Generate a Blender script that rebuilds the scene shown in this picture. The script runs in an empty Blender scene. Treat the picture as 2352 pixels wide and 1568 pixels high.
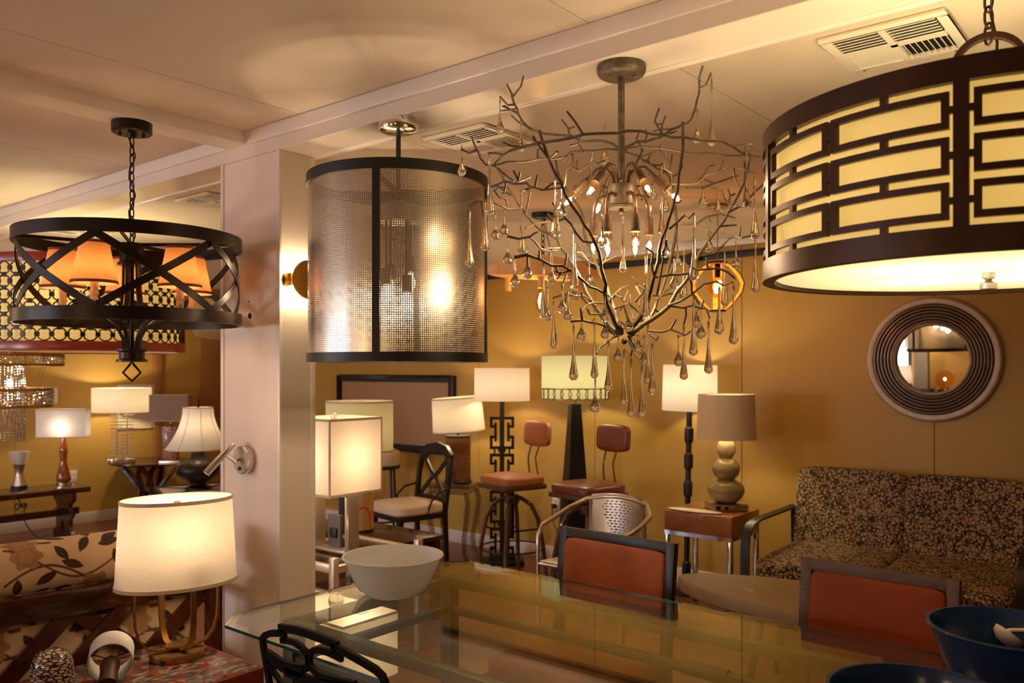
import bpy, bmesh, math, random
from mathutils import Vector, Matrix
import numpy as np

# ------------------------------------------------------------------ camera, world, exposure
S = bpy.context.scene
C = S.collection
PI = math.pi
F = 1920.0                     # focal length in pixels of the 2352 px wide frame
HOR = 848.0                    # horizon row
TH = math.radians(39.3)        # camera heading in the room (counter clockwise from +Y)
EYE = 1.5
cam = bpy.data.cameras.new('camera')
camo = bpy.data.objects.new('camera', cam)
C.objects.link(camo)
camo.location = (0, 0, EYE)
camo.rotation_euler = (PI/2, 0, TH)
cam.sensor_width = 36.0
cam.lens = F/2352*36.0
cam.shift_y = (HOR-784)/2352
cam.clip_start = 0.05
cam.dof.use_dof = True
cam.dof.focus_distance = 2.45
cam.dof.aperture_fstop = 4.5
S.camera = camo
S.view_settings.view_transform = 'Standard'
S.view_settings.look = 'None'
S.view_settings.gamma = 1.0
S.view_settings.use_curve_mapping = False
S.view_settings.exposure = 0.1
S.cycles.max_bounces = 9
S.cycles.diffuse_bounces = 5
S.cycles.glossy_bounces = 4
S.cycles.transmission_bounces = 8
S.cycles.transparent_max_bounces = 14
S.cycles.sample_clamp_indirect = 4.0
S.cycles.caustics_reflective = False
S.cycles.caustics_refractive = False
S.cycles.use_denoising = True
W = bpy.data.worlds.new('world')
S.world = W
W.use_nodes = True
W.node_tree.nodes['Background'].inputs[0].default_value = (0.45, 0.6, 1.0, 1)
W.node_tree.nodes['Background'].inputs[1].default_value = 0.3

WARM = (1.0, 0.72, 0.46)
YEL = (1.0, 0.78, 0.48)
GRN = (1.0, 0.88, 0.52)
AMB = (1.0, 0.56, 0.26)
K = 1.0                        # one dial for all the lamps

def cw(R, Z):
    return (R*math.cos(TH)-Z*math.sin(TH), R*math.sin(TH)+Z*math.cos(TH))
def at(u, Z):
    return cw((u-1176)/F*Z, Z)
def hz(v, Z):
    return EYE-(v-HOR)/F*Z
def face(u):
    return TH-math.atan((u-1176)/F)

def light(name, loc, power, col=WARM, r=0.03, parent=None, kind='POINT', rot=None, size=1, size_y=None, spot=None):
    d = bpy.data.lights.new(name, kind)
    d.energy = power*K
    d.color = col
    if kind == 'AREA':
        d.shape = 'RECTANGLE'; d.size = size; d.size_y = size_y or size
    else:
        d.shadow_soft_size = r
    if kind == 'SPOT':
        d.spot_size = spot or 1.2; d.spot_blend = 0.6
    o = bpy.data.objects.new(name, d)
    C.objects.link(o)
    o.location = loc
    if rot: o.rotation_euler = rot
    if parent: o.parent = parent
    return o

# added fill lights, unseen, standing in for showroom lamps behind the camera
for i, (x, y, z, p, c) in enumerate([(-1.9, -1.8, 1.5, 28, WARM), (-4.7, -0.9, 1.3, 52, WARM), (-7.0, 0.2, 1.9, 10, WARM), (0.3, -2.2, 1.5, 12, WARM)]):
    light('fill_light', (x, y, z), p, c, 0.15)

# ------------------------------------------------------------------ materials
MATS = {}
def newmat(name):
    m = bpy.data.materials.new(name); m.use_nodes = True
    nt = m.node_tree
    for n in list(nt.nodes): nt.nodes.remove(n)
    out = nt.nodes.new('ShaderNodeOutputMaterial')
    return m, nt, out
def N(nt, kind, **kw):
    n = nt.nodes.new(kind)
    for k, v in kw.items():
        if k in n.inputs: n.inputs[k].default_value = v
        else: setattr(n, k, v)
    return n
def L(nt, a, b): nt.links.new(a, b)
def c4(c): return (c[0], c[1], c[2], 1.0)
def srgb(r, g, b):
    def f(x):
        x /= 255.0
        return x/12.92 if x <= 0.04045 else ((x+0.055)/1.055)**2.4
    return (f(r), f(g), f(b))
def ramp(nt, fac, stops, interp='LINEAR'):
    r = nt.nodes.new('ShaderNodeValToRGB')
    r.color_ramp.interpolation = interp
    el = r.color_ramp.elements
    while len(el) < len(stops): el.new(0.5)
    for e, (p, c) in zip(el, stops):
        e.position = p; e.color = c4(c)
    L(nt, fac, r.inputs[0])
    return r.outputs[0]
def coord(nt, scale=(1, 1, 1), kind='Object'):
    t = nt.nodes.new('ShaderNodeTexCoord')
    m = nt.nodes.new('ShaderNodeMapping')
    m.inputs['Scale'].default_value = scale
    L(nt, t.outputs[kind], m.inputs[0])
    return m.outputs[0]

def basic(name, col, rough=0.5, metal=0.0, var=0.12, vs=6.0, bump=0.0, bs=80.0, spec=0.5, coat=0.0, stretch=(1, 1, 1)):
    m, nt, out = newmat(name)
    p = N(nt, 'ShaderNodeBsdfPrincipled', Roughness=rough, Metallic=metal)
    p.inputs['Specular IOR Level'].default_value = spec
    p.inputs['Coat Weight'].default_value = coat
    co = coord(nt, stretch)
    nz = N(nt, 'ShaderNodeTexNoise', Scale=vs, Detail=4.0)
    L(nt, co, nz.inputs['Vector'])
    d = tuple(max(0, x*(1-var)) for x in col); b = tuple(min(1, x*(1+var)) for x in col)
    L(nt, ramp(nt, nz.outputs[0], [(0.3, d), (0.7, b)]), p.inputs['Base Color'])
    if bump:
        n2 = N(nt, 'ShaderNodeTexNoise', Scale=bs, Detail=3.0)
        L(nt, co, n2.inputs['Vector'])
        bp = N(nt, 'ShaderNodeBump', Strength=bump, Distance=0.004)
        L(nt, n2.outputs[0], bp.inputs['Height']); L(nt, bp.outputs[0], p.inputs['Normal'])
    L(nt, p.outputs[0], out.inputs[0])
    return m

def wood(name, dark, light_, rough=0.35, scale=(1, 1, 1), wscale=4.0, coat=0.15):
    m, nt, out = newmat(name)
    p = N(nt, 'ShaderNodeBsdfPrincipled', Roughness=rough)
    p.inputs['Coat Weight'].default_value = coat
    co = coord(nt, scale)
    nz = N(nt, 'ShaderNodeTexNoise', Scale=wscale, Detail=6.0, Roughness=0.6, Distortion=1.2)
    L(nt, co, nz.inputs['Vector'])
    L(nt, ramp(nt, nz.outputs[0], [(0.3, dark), (0.7, light_)]), p.inputs['Base Color'])
    bp = N(nt, 'ShaderNodeBump', Strength=0.1, Distance=0.002)
    L(nt, nz.outputs[0], bp.inputs['Height']); L(nt, bp.outputs[0], p.inputs['Normal'])
    L(nt, p.outputs[0], out.inputs[0])
    return m

def shade_mat(name, col, trans=0.45, weave=400.0, tcol=None, gloss=None):
    """lamp shade cloth: part scatters back, part lets light through"""
    m, nt, out = newmat(name)
    co = coord(nt, (1, 1, 1))
    a = N(nt, 'ShaderNodeTexNoise', Scale=weave*0.25, Detail=2.0)
    mp = N(nt, 'ShaderNodeMapping'); mp.inputs['Scale'].default_value = (1, 1, 6)
    L(nt, co, mp.inputs[0]); L(nt, mp.outputs[0], a.inputs['Vector'])
    def cc(c):
        return ramp(nt, a.outputs[0], [(0.25, tuple(x*0.86 for x in c)), (0.75, tuple(min(1, x*1.06) for x in c))])
    d = N(nt, 'ShaderNodeBsdfDiffuse'); t = N(nt, 'ShaderNodeBsdfTranslucent')
    L(nt, cc(col), d.inputs[0]); L(nt, cc(tcol or col), t.inputs[0])
    mx = N(nt, 'ShaderNodeMixShader'); mx.inputs[0].default_value = trans
    L(nt, d.outputs[0], mx.inputs[1]); L(nt, t.outputs[0], mx.inputs[2])
    if gloss is not None:
        g = N(nt, 'ShaderNodeBsdfGlossy', Roughness=gloss); f = N(nt, 'ShaderNodeLayerWeight', Blend=0.25); m2 = N(nt, 'ShaderNodeMixShader')
        L(nt, f.outputs['Fresnel'], m2.inputs[0]); L(nt, mx.outputs[0], m2.inputs[1]); L(nt, g.outputs[0], m2.inputs[2]); mx = m2
    L(nt, mx.outputs[0], out.inputs[0])
    return m

def glow(name, col, strength, through=False):
    m, nt, out = newmat(name)
    e = N(nt, 'ShaderNodeEmission', Strength=strength); e.inputs[0].default_value = c4(col)
    if through:          # lit glass bulb: glows and lets its own lamp shine out
        t = N(nt, 'ShaderNodeBsdfTransparent'); a = N(nt, 'ShaderNodeAddShader')
        L(nt, e.outputs[0], a.inputs[0]); L(nt, t.outputs[0], a.inputs[1]); L(nt, a.outputs[0], out.inputs[0])
    else: L(nt, e.outputs[0], out.inputs[0])
    return m

def clear_glass(name, tint, edge=None, rough=0.0, ior=1.5, boost=1.0):
    """pane glass: lets light straight through, mirrors by Fresnel"""
    m, nt, out = newmat(name)
    t = N(nt, 'ShaderNodeBsdfTransparent'); t.inputs[0].default_value = c4(tint)
    g = N(nt, 'ShaderNodeBsdfGlossy', Roughness=rough); g.inputs[0].default_value = (0.95, 0.97, 0.95, 1)
    geo = N(nt, 'ShaderNodeNewGeometry')
    mi = N(nt, 'ShaderNodeMix'); mi.data_type = 'FLOAT'
    mi.inputs[2].default_value = ior; mi.inputs[3].default_value = 1/ior
    L(nt, geo.outputs['Backfacing'], mi.inputs[0])
    fr = N(nt, 'ShaderNodeFresnel'); L(nt, mi.outputs[0], fr.inputs['IOR'])
    mx = N(nt, 'ShaderNodeMixShader'); L(nt, fr.outputs[0], mx.inputs[0])
    L(nt, t.outputs[0], mx.inputs[1]); L(nt, g.outputs[0], mx.inputs[2])
    L(nt, mx.outputs[0], out.inputs[0])
    return m

def solid_glass(name, col, rough=0.0, ior=1.45):
    m, nt, out = newmat(name)
    g = N(nt, 'ShaderNodeBsdfGlass', Roughness=rough, IOR=ior); g.inputs[0].default_value = c4(col)
    L(nt, g.outputs[0], out.inputs[0])
    return m

def attr_mat(name, rough=0.8):
    m, nt, out = newmat(name)
    p = N(nt, 'ShaderNodeBsdfPrincipled', Roughness=rough)
    a = N(nt, 'ShaderNodeVertexColor'); a.layer_name = 'print'
    n2 = N(nt, 'ShaderNodeTexNoise', Scale=300.0); L(nt, coord(nt), n2.inputs['Vector'])
    bp = N(nt, 'ShaderNodeBump', Strength=0.2, Distance=0.002)
    L(nt, n2.outputs[0], bp.inputs['Height']); L(nt, bp.outputs[0], p.inputs['Normal'])
    L(nt, a.outputs[0], p.inputs['Base Color']); L(nt, p.outputs[0], out.inputs[0])
    return m

def perforated(name):
    m, nt, out = newmat(name)
    t = N(nt, 'ShaderNodeTexCoord')
    mp = N(nt, 'ShaderNodeMapping'); mp.inputs['Scale'].default_value = (280, 90, 1)
    L(nt, t.outputs['UV'], mp.inputs[0])
    fr = N(nt, 'ShaderNodeVectorMath', operation='FRACTION'); L(nt, mp.outputs[0], fr.inputs[0])
    sb = N(nt, 'ShaderNodeVectorMath', operation='SUBTRACT'); sb.inputs[1].default_value = (0.5, 0.5, 0)
    L(nt, fr.outputs[0], sb.inputs[0])
    sep = N(nt, 'ShaderNodeSeparateXYZ'); L(nt, sb.outputs[0], sep.inputs[0])
    ax = N(nt, 'ShaderNodeMath', operation='ABSOLUTE'); ay = N(nt, 'ShaderNodeMath', operation='ABSOLUTE')
    L(nt, sep.outputs[0], ax.inputs[0]); L(nt, sep.outputs[1], ay.inputs[0])
    mxm = N(nt, 'ShaderNodeMath', operation='MAXIMUM'); L(nt, ax.outputs[0], mxm.inputs[0]); L(nt, ay.outputs[0], mxm.inputs[1])
    lt = N(nt, 'ShaderNodeMath', operation='LESS_THAN'); lt.inputs[1].default_value = 0.23
    L(nt, mxm.outputs[0], lt.inputs[0])
    g = N(nt, 'ShaderNodeBsdfPrincipled', Metallic=1.0, Roughness=0.28)
    g.inputs['Base Color'].default_value = c4((0.62, 0.55, 0.46))
    g.inputs['Anisotropic'].default_value = 0.6
    tr = N(nt, 'ShaderNodeBsdfTransparent')
    mx = N(nt, 'ShaderNodeMixShader')
    L(nt, lt.outputs[0], mx.inputs[0]); L(nt, g.outputs[0], mx.inputs[1]); L(nt, tr.outputs[0], mx.inputs[2])
    L(nt, mx.outputs[0], out.inputs[0])
    return m

def leaf_fabric(name):
    m, nt, out = newmat(name)
    p = N(nt, 'ShaderNodeBsdfPrincipled', Roughness=0.85)
    co = coord(nt, (1, 1, 1))
    nz = N(nt, 'ShaderNodeTexNoise', Scale=75.0, Detail=3.0); L(nt, co, nz.inputs['Vector'])
    mixv = N(nt, 'ShaderNodeMix'); mixv.data_type = 'VECTOR'; mixv.inputs[0].default_value = 0.03
    L(nt, co, mixv.inputs[4]); L(nt, nz.outputs['Color'], mixv.inputs[5])
    v = N(nt, 'ShaderNodeTexVoronoi', Scale=52.0); v.feature = 'DISTANCE_TO_EDGE'
    L(nt, mixv.outputs[1], v.inputs['Vector'])
    v2 = N(nt, 'ShaderNodeTexVoronoi', Scale=24.0); v2.feature = 'F1'
    L(nt, mixv.outputs[1], v2.inputs['Vector'])
    ad = N(nt, 'ShaderNodeMath', operation='MULTIPLY_ADD'); ad.inputs[1].default_value = -0.16; 
    L(nt, v2.outputs['Distance'], ad.inputs[0]); L(nt, v.outputs['Distance'], ad.inputs[2])
    L(nt, ramp(nt, ad.outputs[0], [(0.0, srgb(30, 26, 24)), (0.02, srgb(30, 26, 24)), (0.045, srgb(176, 145, 104)), (1.0, srgb(196, 165, 122))]), p.inputs['Base Color'])
    L(nt, p.outputs[0], out.inputs[0])
    return m

def cells(name, stops, scale, rough=0.4, stretch=(1, 1, 1), feature='DISTANCE_TO_EDGE', coat=0.0):
    m, nt, out = newmat(name)
    p = N(nt, 'ShaderNodeBsdfPrincipled', Roughness=rough); p.inputs['Coat Weight'].default_value = coat
    v = N(nt, 'ShaderNodeTexVoronoi', Scale=scale); v.feature = feature
    L(nt, coord(nt, stretch), v.inputs['Vector'])
    L(nt, ramp(nt, v.outputs['Distance'], stops), p.inputs['Base Color'])
    L(nt, p.outputs[0], out.inputs[0])
    return m

def planks(name):
    m, nt, out = newmat(name)
    p = N(nt, 'ShaderNodeBsdfPrincipled', Roughness=0.3)
    co = coord(nt, (1, 1, 1))
    br = N(nt, 'ShaderNodeTexBrick', Scale=1.0)
    br.inputs['Color1'].default_value = c4(srgb(150, 92, 52)); br.inputs['Color2'].default_value = c4(srgb(128, 76, 42))
    br.inputs['Mortar'].default_value = c4(srgb(80, 46, 24))
    br.inputs['Mortar Size'].default_value = 0.0025
    br.inputs['Brick Width'].default_value = 1.2; br.inputs['Row Height'].default_value = 0.14
    L(nt, co, br.inputs['Vector'])
    nz = N(nt, 'ShaderNodeTexNoise', Scale=3.0, Detail=6.0, Distortion=0.8)
    L(nt, coord(nt, (1.2, 14, 1)), nz.inputs['Vector'])
    mx = N(nt, 'ShaderNodeMix'); mx.data_type = 'RGBA'; mx.blend_type = 'MULTIPLY'; mx.inputs[0].default_value = 0.8
    L(nt, br.outputs[0], mx.inputs[6])
    L(nt, ramp(nt, nz.outputs[0], [(0.3, (0.62, 0.6, 0.58)), (0.7, (1, 1, 1))]), mx.inputs[7])
    L(nt, mx.outputs[2], p.inputs['Base Color'])
    L(nt, p.outputs[0], out.inputs[0])
    return m

M = {}
M['mustard'] = basic('mustard_paint', srgb(192, 154, 74), 0.5, var=0.03, vs=2.0, bump=0.05, bs=200)
M['mustard2'] = basic('mustard_paint_deep', srgb(160, 110, 55), 0.6, var=0.04)
M['ceil'] = basic('ceiling_paint', srgb(208, 190, 170), 0.75, var=0.03, vs=1.5, bump=0.25, bs=160)
M['white'] = basic('white_trim_paint', srgb(232, 220, 208), 0.35, var=0.03, bump=0.03)
M['beam'] = basic('white_gloss_paint', srgb(230, 216, 200), 0.16, var=0.03, vs=3)
M['column'] = basic('column_paint', srgb(228, 210, 194), 0.45, var=0.03, vs=2, bump=0.08, bs=120, stretch=(6, 6, 0.6))
M['black'] = basic('black_satin', srgb(22, 17, 15), 0.45, var=0.2)
M['blackwood'] = basic('black_wood', srgb(34, 26, 24), 0.4, var=0.25, stretch=(2, 2, 12))
M['bronze'] = basic('dark_bronze', srgb(44, 34, 28), 0.35, metal=0.7, var=0.25, vs=12)
M['bronze2'] = basic('brown_bronze', srgb(70, 45, 32), 0.38, metal=0.6, var=0.2, vs=12)
M['iron'] = basic('patina_iron', srgb(104, 90, 70), 0.5, metal=0.5, var=0.4, vs=40, bump=0.2)
M['socket'] = basic('aged_brass', srgb(90, 68, 46), 0.45, metal=0.55, var=0.35, vs=30)
M['brass'] = basic('brushed_brass', srgb(186, 142, 62), 0.32, metal=0.9, var=0.12, vs=30, stretch=(1, 1, 12))
M['gold'] = basic('gold_paint', srgb(156, 118, 62), 0.35, metal=0.8, var=0.12)
M['chrome'] = basic('chrome', (0.82, 0.82, 0.82), 0.08, metal=1.0, var=0.02)
M['chrome_d'] = basic('dim_chrome', (0.42, 0.40, 0.40), 0.12, metal=1.0, var=0.05)
M['steel'] = basic('brushed_steel', (0.62, 0.60, 0.58), 0.28, metal=1.0, var=0.1, vs=20, stretch=(1, 1, 14))
M['silverframe'] = basic('silver_leaf', srgb(190, 170, 150), 0.45, metal=0.3, var=0.12, vs=20)
M['silverdark'] = basic('silver_groove', srgb(112, 88, 72), 0.35, metal=0.5, var=0.2, vs=20)
M['mirror'] = basic('mirror_glass', (0.92, 0.92, 0.92), 0.0, metal=1.0, var=0.0)
M['glass'] = clear_glass('table_glass', (0.90, 0.94, 0.88))
M['glassedge'] = basic('glass_edge_green', srgb(18, 62, 56), 0.08, var=0.3, vs=8)
M['drop'] = solid_glass('drop_glass', (1.0, 1.0, 0.99))
M['crystal'] = solid_glass('crystal', (1, 1, 1), ior=1.6)
M['acrylic'] = clear_glass('acrylic', (0.66, 0.64, 0.64), ior=1.45)
M['bulbglass'] = clear_glass('bulb_glass', (1.0, 0.9, 0.75), ior=1.3)
M['amberglass'] = clear_glass('amber_bulb_glass', (1.0, 0.72, 0.4), ior=1.3)
M['fil'] = glow('lit_filament', (1.0, 0.66, 0.34), 40.0, True)
M['bulb'] = glow('lit_bulb', (1.0, 0.76, 0.48), 5.0, True)
M['shade'] = shade_mat('cream_shade', (0.86, 0.80, 0.70), 0.42, tcol=(0.44, 0.385, 0.31))
M['shade_w'] = shade_mat('white_shade', (0.88, 0.84, 0.80), 0.40, tcol=(0.55, 0.52, 0.45))
M['shade_lin'] = shade_mat('linen_shade', (0.80, 0.72, 0.63), 0.25)
M['shade_taupe'] = shade_mat('taupe_shade', (0.92, 0.80, 0.63), 0.10)
M['shade_mauve'] = shade_mat('mauve_shade', (0.45, 0.33, 0.27), 0.10)
M['shade_g'] = shade_mat('green_cream_shade', (0.80, 0.80, 0.56), 0.42, tcol=(0.50, 0.50, 0.32))
M['shade_o'] = shade_mat('orange_shade', (0.85, 0.50, 0.24), 0.42, tcol=(0.52, 0.22, 0.06))
M['shade_y'] = shade_mat('parchment_cloth', (0.90, 0.76, 0.46), 0.42, 1800.0, tcol=(0.48, 0.36, 0.16))
M['trim_o'] = basic('rust_ribbon', srgb(150, 78, 42), 0.8)
M['trim_c'] = shade_mat('cream_ribbon', (0.80, 0.68, 0.52), 0.3, tcol=(0.5, 0.4, 0.28))
M['alu'] = basic('satin_aluminium', srgb(206, 190, 170), 0.35, metal=0.55, var=0.06)
M['ironblack'] = basic('matt_black_iron', srgb(11, 7, 6), 0.6, spec=0.06, var=0.2)
M['crystalbar'] = basic('clear_rod', srgb(225, 215, 195), 0.08, var=0.05, coat=0.5)
M['diff'] = shade_mat('acrylic_diffuser', (0.92, 0.86, 0.76), 0.55, weave=4)
M['redband'] = basic('red_leather', srgb(142, 46, 24), 0.3, var=0.2, vs=8)
M['candle'] = basic('drip_candle', srgb(222, 178, 118), 0.5, var=0.1, bump=0.6, bs=60)
M['leather'] = basic('tan_leather', srgb(140, 72, 40), 0.5, var=0.3, vs=7, bump=0.08, bs=150, spec=0.2)
M['leather2'] = basic('burnt_leather', srgb(122, 50, 14), 0.5, var=0.16, vs=4, bump=0.05, bs=150, spec=0.15)
M['leather3'] = basic('cocoa_leather', srgb(120, 62, 44), 0.35, var=0.12, vs=5, bump=0.05, bs=150)
M['leather_s'] = basic('saddle_leather', srgb(178, 112, 70), 0.5, var=0.12, vs=5, bump=0.05, bs=150)
M['walnut'] = wood('walnut_frame', srgb(64, 42, 34), srgb(92, 62, 50), 0.6, (2, 2, 10), coat=0.0)
M['cherry'] = wood('cherry_veneer', srgb(150, 94, 56), srgb(178, 118, 74), 0.3, (2, 12, 12), 3)
M['mahog'] = wood('dark_mahogany', srgb(46, 20, 14), srgb(78, 36, 22), 0.25, (3, 1, 3), 3, 0.4)
M['redwood'] = wood('red_mahogany', srgb(104, 40, 22), srgb(136, 58, 32), 0.3, (3, 3, 8), 3)
M['bentwood'] = wood('brown_bentwood', srgb(70, 48, 30), srgb(104, 74, 48), 0.5, (4, 4, 4), 5)
M['oakply'] = wood('honey_ply', srgb(226, 166, 96), srgb(242, 190, 122), 0.45, (3, 14, 3), 3)
M['orangeply'] = wood('orange_ply', srgb(206, 104, 30), srgb(236, 136, 48), 0.4, (3, 3, 10), 3)
M['taupewood'] = wood('taupe_laminate', srgb(146, 126, 104), srgb(156, 136, 112), 0.4, (2, 10, 2), 3)
M['white_pl'] = basic('white_plastic', srgb(236, 220, 206), 0.25, var=0.02)
M['bowl_pl'] = shade_mat('translucent_white_plastic', (0.96, 0.93, 0.89), 0.58, weave=8, gloss=0.25)
M['blue_pl'] = basic('blue_plastic', srgb(8, 40, 74), 0.2, var=0.05)
M['leaf'] = leaf_fabric('leaf_upholstery')
M['floral'] = attr_mat('floral_print')
M['creamcloth'] = basic('cream_upholstery', srgb(222, 202, 176), 0.85, var=0.05, bump=0.2)
M['linen'] = basic('pin_board_linen', srgb(184, 148, 112), 0.9, var=0.06, vs=60, bump=0.3, bs=300)
M['celadon'] = basic('celadon_glaze', srgb(150, 136, 104), 0.16, var=0.08, coat=0.5)
M['rope'] = basic('rope', srgb(126, 80, 44), 0.8, var=0.2, vs=60, bump=0.6, bs=120)
M['amberg'] = basic('amber_glass_base', srgb(156, 74, 22), 0.08, var=0.25, vs=10, coat=0.5)
M['copper'] = cells('copper_mosaic', [(0.0, srgb(70, 40, 34)), (0.08, srgb(170, 104, 84)), (0.5, srgb(210, 160, 140))], 30, 0.25, (1, 1, 2.4), coat=0.4)
def marble(name):
    m, nt, out = newmat(name)
    p = N(nt, 'ShaderNodeBsdfPrincipled', Roughness=0.12)
    a = N(nt, 'ShaderNodeTexNoise', Scale=16.0, Detail=5.0, Distortion=2.5); L(nt, coord(nt, (1, .55, 1)), a.inputs['Vector'])
    b = N(nt, 'ShaderNodeTexNoise', Scale=22.0, Detail=3.0, Distortion=1.5); L(nt, coord(nt, (.6, 1, 1)), b.inputs['Vector'])
    mx = N(nt, 'ShaderNodeMix'); mx.data_type = 'RGBA'
    L(nt, ramp(nt, b.outputs[0], [(0.56, (0, 0, 0)), (0.62, (1, 1, 1))]), mx.inputs[0])
    L(nt, ramp(nt, a.outputs[0], [(0.3, srgb(40, 30, 28)), (0.5, srgb(96, 82, 76)), (0.62, srgb(150, 134, 122)), (0.72, srgb(70, 58, 54))]), mx.inputs[6])
    mx.inputs[7].default_value = c4(srgb(128, 52, 32))
    L(nt, mx.outputs[2], p.inputs['Base Color']); L(nt, p.outputs[0], out.inputs[0])
    return m
M['marble'] = marble('red_grey_marble')
M['weave'] = cells('woven_glaze', [(0.0, srgb(30, 24, 30)), (0.10, srgb(40, 32, 38)), (0.16, srgb(190, 160, 140)), (0.4, srgb(214, 186, 166))], 52, 0.2, (1, 1, 2.6), coat=0.4)
M['floor'] = planks('laminate_floor')
M['navy'] = basic('blue_black_lacquer', srgb(26, 28, 36), 0.25, var=0.1)
M['grey'] = basic('grey_metal', srgb(120, 112, 104), 0.4, metal=0.4)
M['holeshadow'] = basic('painted_shadow', srgb(14, 10, 8), 0.9)  # near-black colour painted in for the shade inside openings
M['perf'] = perforated('perforated_steel')
M['beigepl'] = basic('ivory_plastic', srgb(228, 214, 190), 0.4, var=0.02)
M['lcd'] = basic('lcd_grey', srgb(92, 98, 84), 0.3)
M['scroll'] = attr_mat('scroll_print', 0.5)
M['daylight'] = glow('daylight_pane', (0.68, 0.78, 1.0), 22.0)
M['vent'] = basic('vent_enamel', srgb(228, 214, 196), 0.4, var=0.02)

# ------------------------------------------------------------------ mesh helpers
class MB:
    def __init__(s): s.bm = bmesh.new(); s.uv = None
    def quadstrip(s, rings, closed_u=True, closed_v=False, cap0=False, cap1=False):
        bm = s.bm
        V = [[bm.verts.new(p) for p in r] for r in rings]
        n = len(rings[0]); m = len(rings)
        for i in range(m if closed_v else m-1):
            a, b = V[i], V[(i+1) % m]
            for j in range(n if closed_u else n-1):
                k = (j+1) % n
                try: bm.faces.new((a[j], a[k], b[k], b[j]))
                except ValueError: pass
        if cap0: bm.faces.new(list(reversed(V[0])))
        if cap1: bm.faces.new(V[-1])
        return s
    def box(s, c, size, rot=None, mat=None):
        x, y, z = size[0]/2, size[1]/2, size[2]/2
        pts = [Vector(p) for p in [(-x,-y,-z),(x,-y,-z),(x,y,-z),(-x,y,-z),(-x,-y,z),(x,-y,z),(x,y,z),(-x,y,z)]]
        if rot is not None:
            R = rot if isinstance(rot, Matrix) else Matrix.Rotation(rot, 3, 'Z')
            pts = [R @ p for p in pts]
        v = [s.bm.verts.new(p+Vector(c)) for p in pts]
        for f in ((0,3,2,1),(4,5,6,7),(0,1,5,4),(1,2,6,5),(2,3,7,6),(3,0,4,7)):
            s.bm.faces.new([v[i] for i in f])
        return s
    def b2(s, x0, x1, y0, y1, z0, z1):
        return s.box(((x0+x1)/2, (y0+y1)/2, (z0+z1)/2), (abs(x1-x0), abs(y1-y0), abs(z1-z0)))
    def lathe(s, prof, n=32, c=(0, 0), sx=1.0, sy=1.0, closed=False, cap0=False, cap1=False, a0=0, mtx=None):
        rings = []
        for r, z in prof:
            ring = [Vector((c[0]+sx*r*math.cos(a0+2*PI*k/n), c[1]+sy*r*math.sin(a0+2*PI*k/n), z)) for k in range(n)]
            if mtx is not None: ring = [mtx @ p for p in ring]
            rings.append(ring)
        return s.quadstrip(rings, True, closed, cap0, cap1)
    def cyl(s, p0, p1, r0, r1=None, n=12):
        return s.tube([p0, p1], [r0, r0 if r1 is None else r1], n)
    def tube(s, pts, r, n=8, closed=False, caps=True):
        pts = [Vector(p) for p in pts]
        m = len(pts)
        rs = r if isinstance(r, (list, tuple)) else [r]*m
        tang = []
        for i in range(m):
            a = pts[(i-1) % m] if (closed or i > 0) else pts[i]
            b = pts[(i+1) % m] if (closed or i < m-1) else pts[i]
            t = (b-a)
            tang.append(t.normalized() if t.length > 1e-9 else Vector((0, 0, 1)))
        t0 = tang[0]
        up = Vector((0, 0, 1)) if abs(t0.z) < 0.9 else Vector((1, 0, 0))
        nrm = (up - t0*up.dot(t0)).normalized()
        rings = []
        for i in range(m):
            t = tang[i]
            nrm = nrm - t*nrm.dot(t)
            nrm = nrm.normalized() if nrm.length > 1e-6 else t.orthogonal().normalized()
            b = t.cross(nrm)
            rings.append([pts[i] + (nrm*math.cos(2*PI*k/n)+b*math.sin(2*PI*k/n))*rs[i] for k in range(n)])
        return s.quadstrip(rings, True, closed, caps and not closed, caps and not closed)
    def bar(s, pts, w, t, up=(0, 0, 1), closed=False):
        """flat bar: w measured along 'up', t across"""
        pts = [Vector(p) for p in pts]; m = len(pts); rings = []
        for i in range(m):
            a = pts[(i-1) % m] if (closed or i > 0) else pts[i]
            b = pts[(i+1) % m] if (closed or i < m-1) else pts[i]
            d = (b-a).normalized()
            U = Vector(up if not callable(up) else up(i, pts[i]))
            U = (U - d*U.dot(d))
            U = U.normalized() if U.length > 1e-6 else d.orthogonal().normalized()
            Nn = d.cross(U)
            ww = w[i] if isinstance(w, (list, tuple)) else w
            rings.append([pts[i]+U*ww/2+Nn*t/2, pts[i]-U*ww/2+Nn*t/2, pts[i]-U*ww/2-Nn*t/2, pts[i]+U*ww/2-Nn*t/2])
        return s.quadstrip(rings, True, closed, not closed, not closed)
    def prism(s, poly, z0, z1, mtx=None):
        a = [Vector((p[0], p[1], z0)) for p in poly]; b = [Vector((p[0], p[1], z1)) for p in poly]
        if mtx is not None:
            a = [mtx @ p for p in a]; b = [mtx @ p for p in b]
        return s.quadstrip([a, b], True, False, True, True)
    def ring(s, ro, ri, z0, z1, n=64, a0=0.0, a1=None, c=(0, 0)):
        if a1 is None:
            return s.lathe([(ro, z0), (ro, z1), (ri, z1), (ri, z0)], n, c, closed=True)
        k = max(2, int(abs(a1-a0)/math.radians(5))+1)
        rings = []
        for i in range(k):
            a = a0+(a1-a0)*i/(k-1); ca, sa = math.cos(a), math.sin(a)
            rings.append([(c[0]+ro*ca, c[1]+ro*sa, z0), (c[0]+ro*ca, c[1]+ro*sa, z1), (c[0]+ri*ca, c[1]+ri*sa, z1), (c[0]+ri*ca, c[1]+ri*sa, z0)])
        return s.quadstrip([[Vector(p) for p in r] for r in rings], True, False, True, True)
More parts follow.
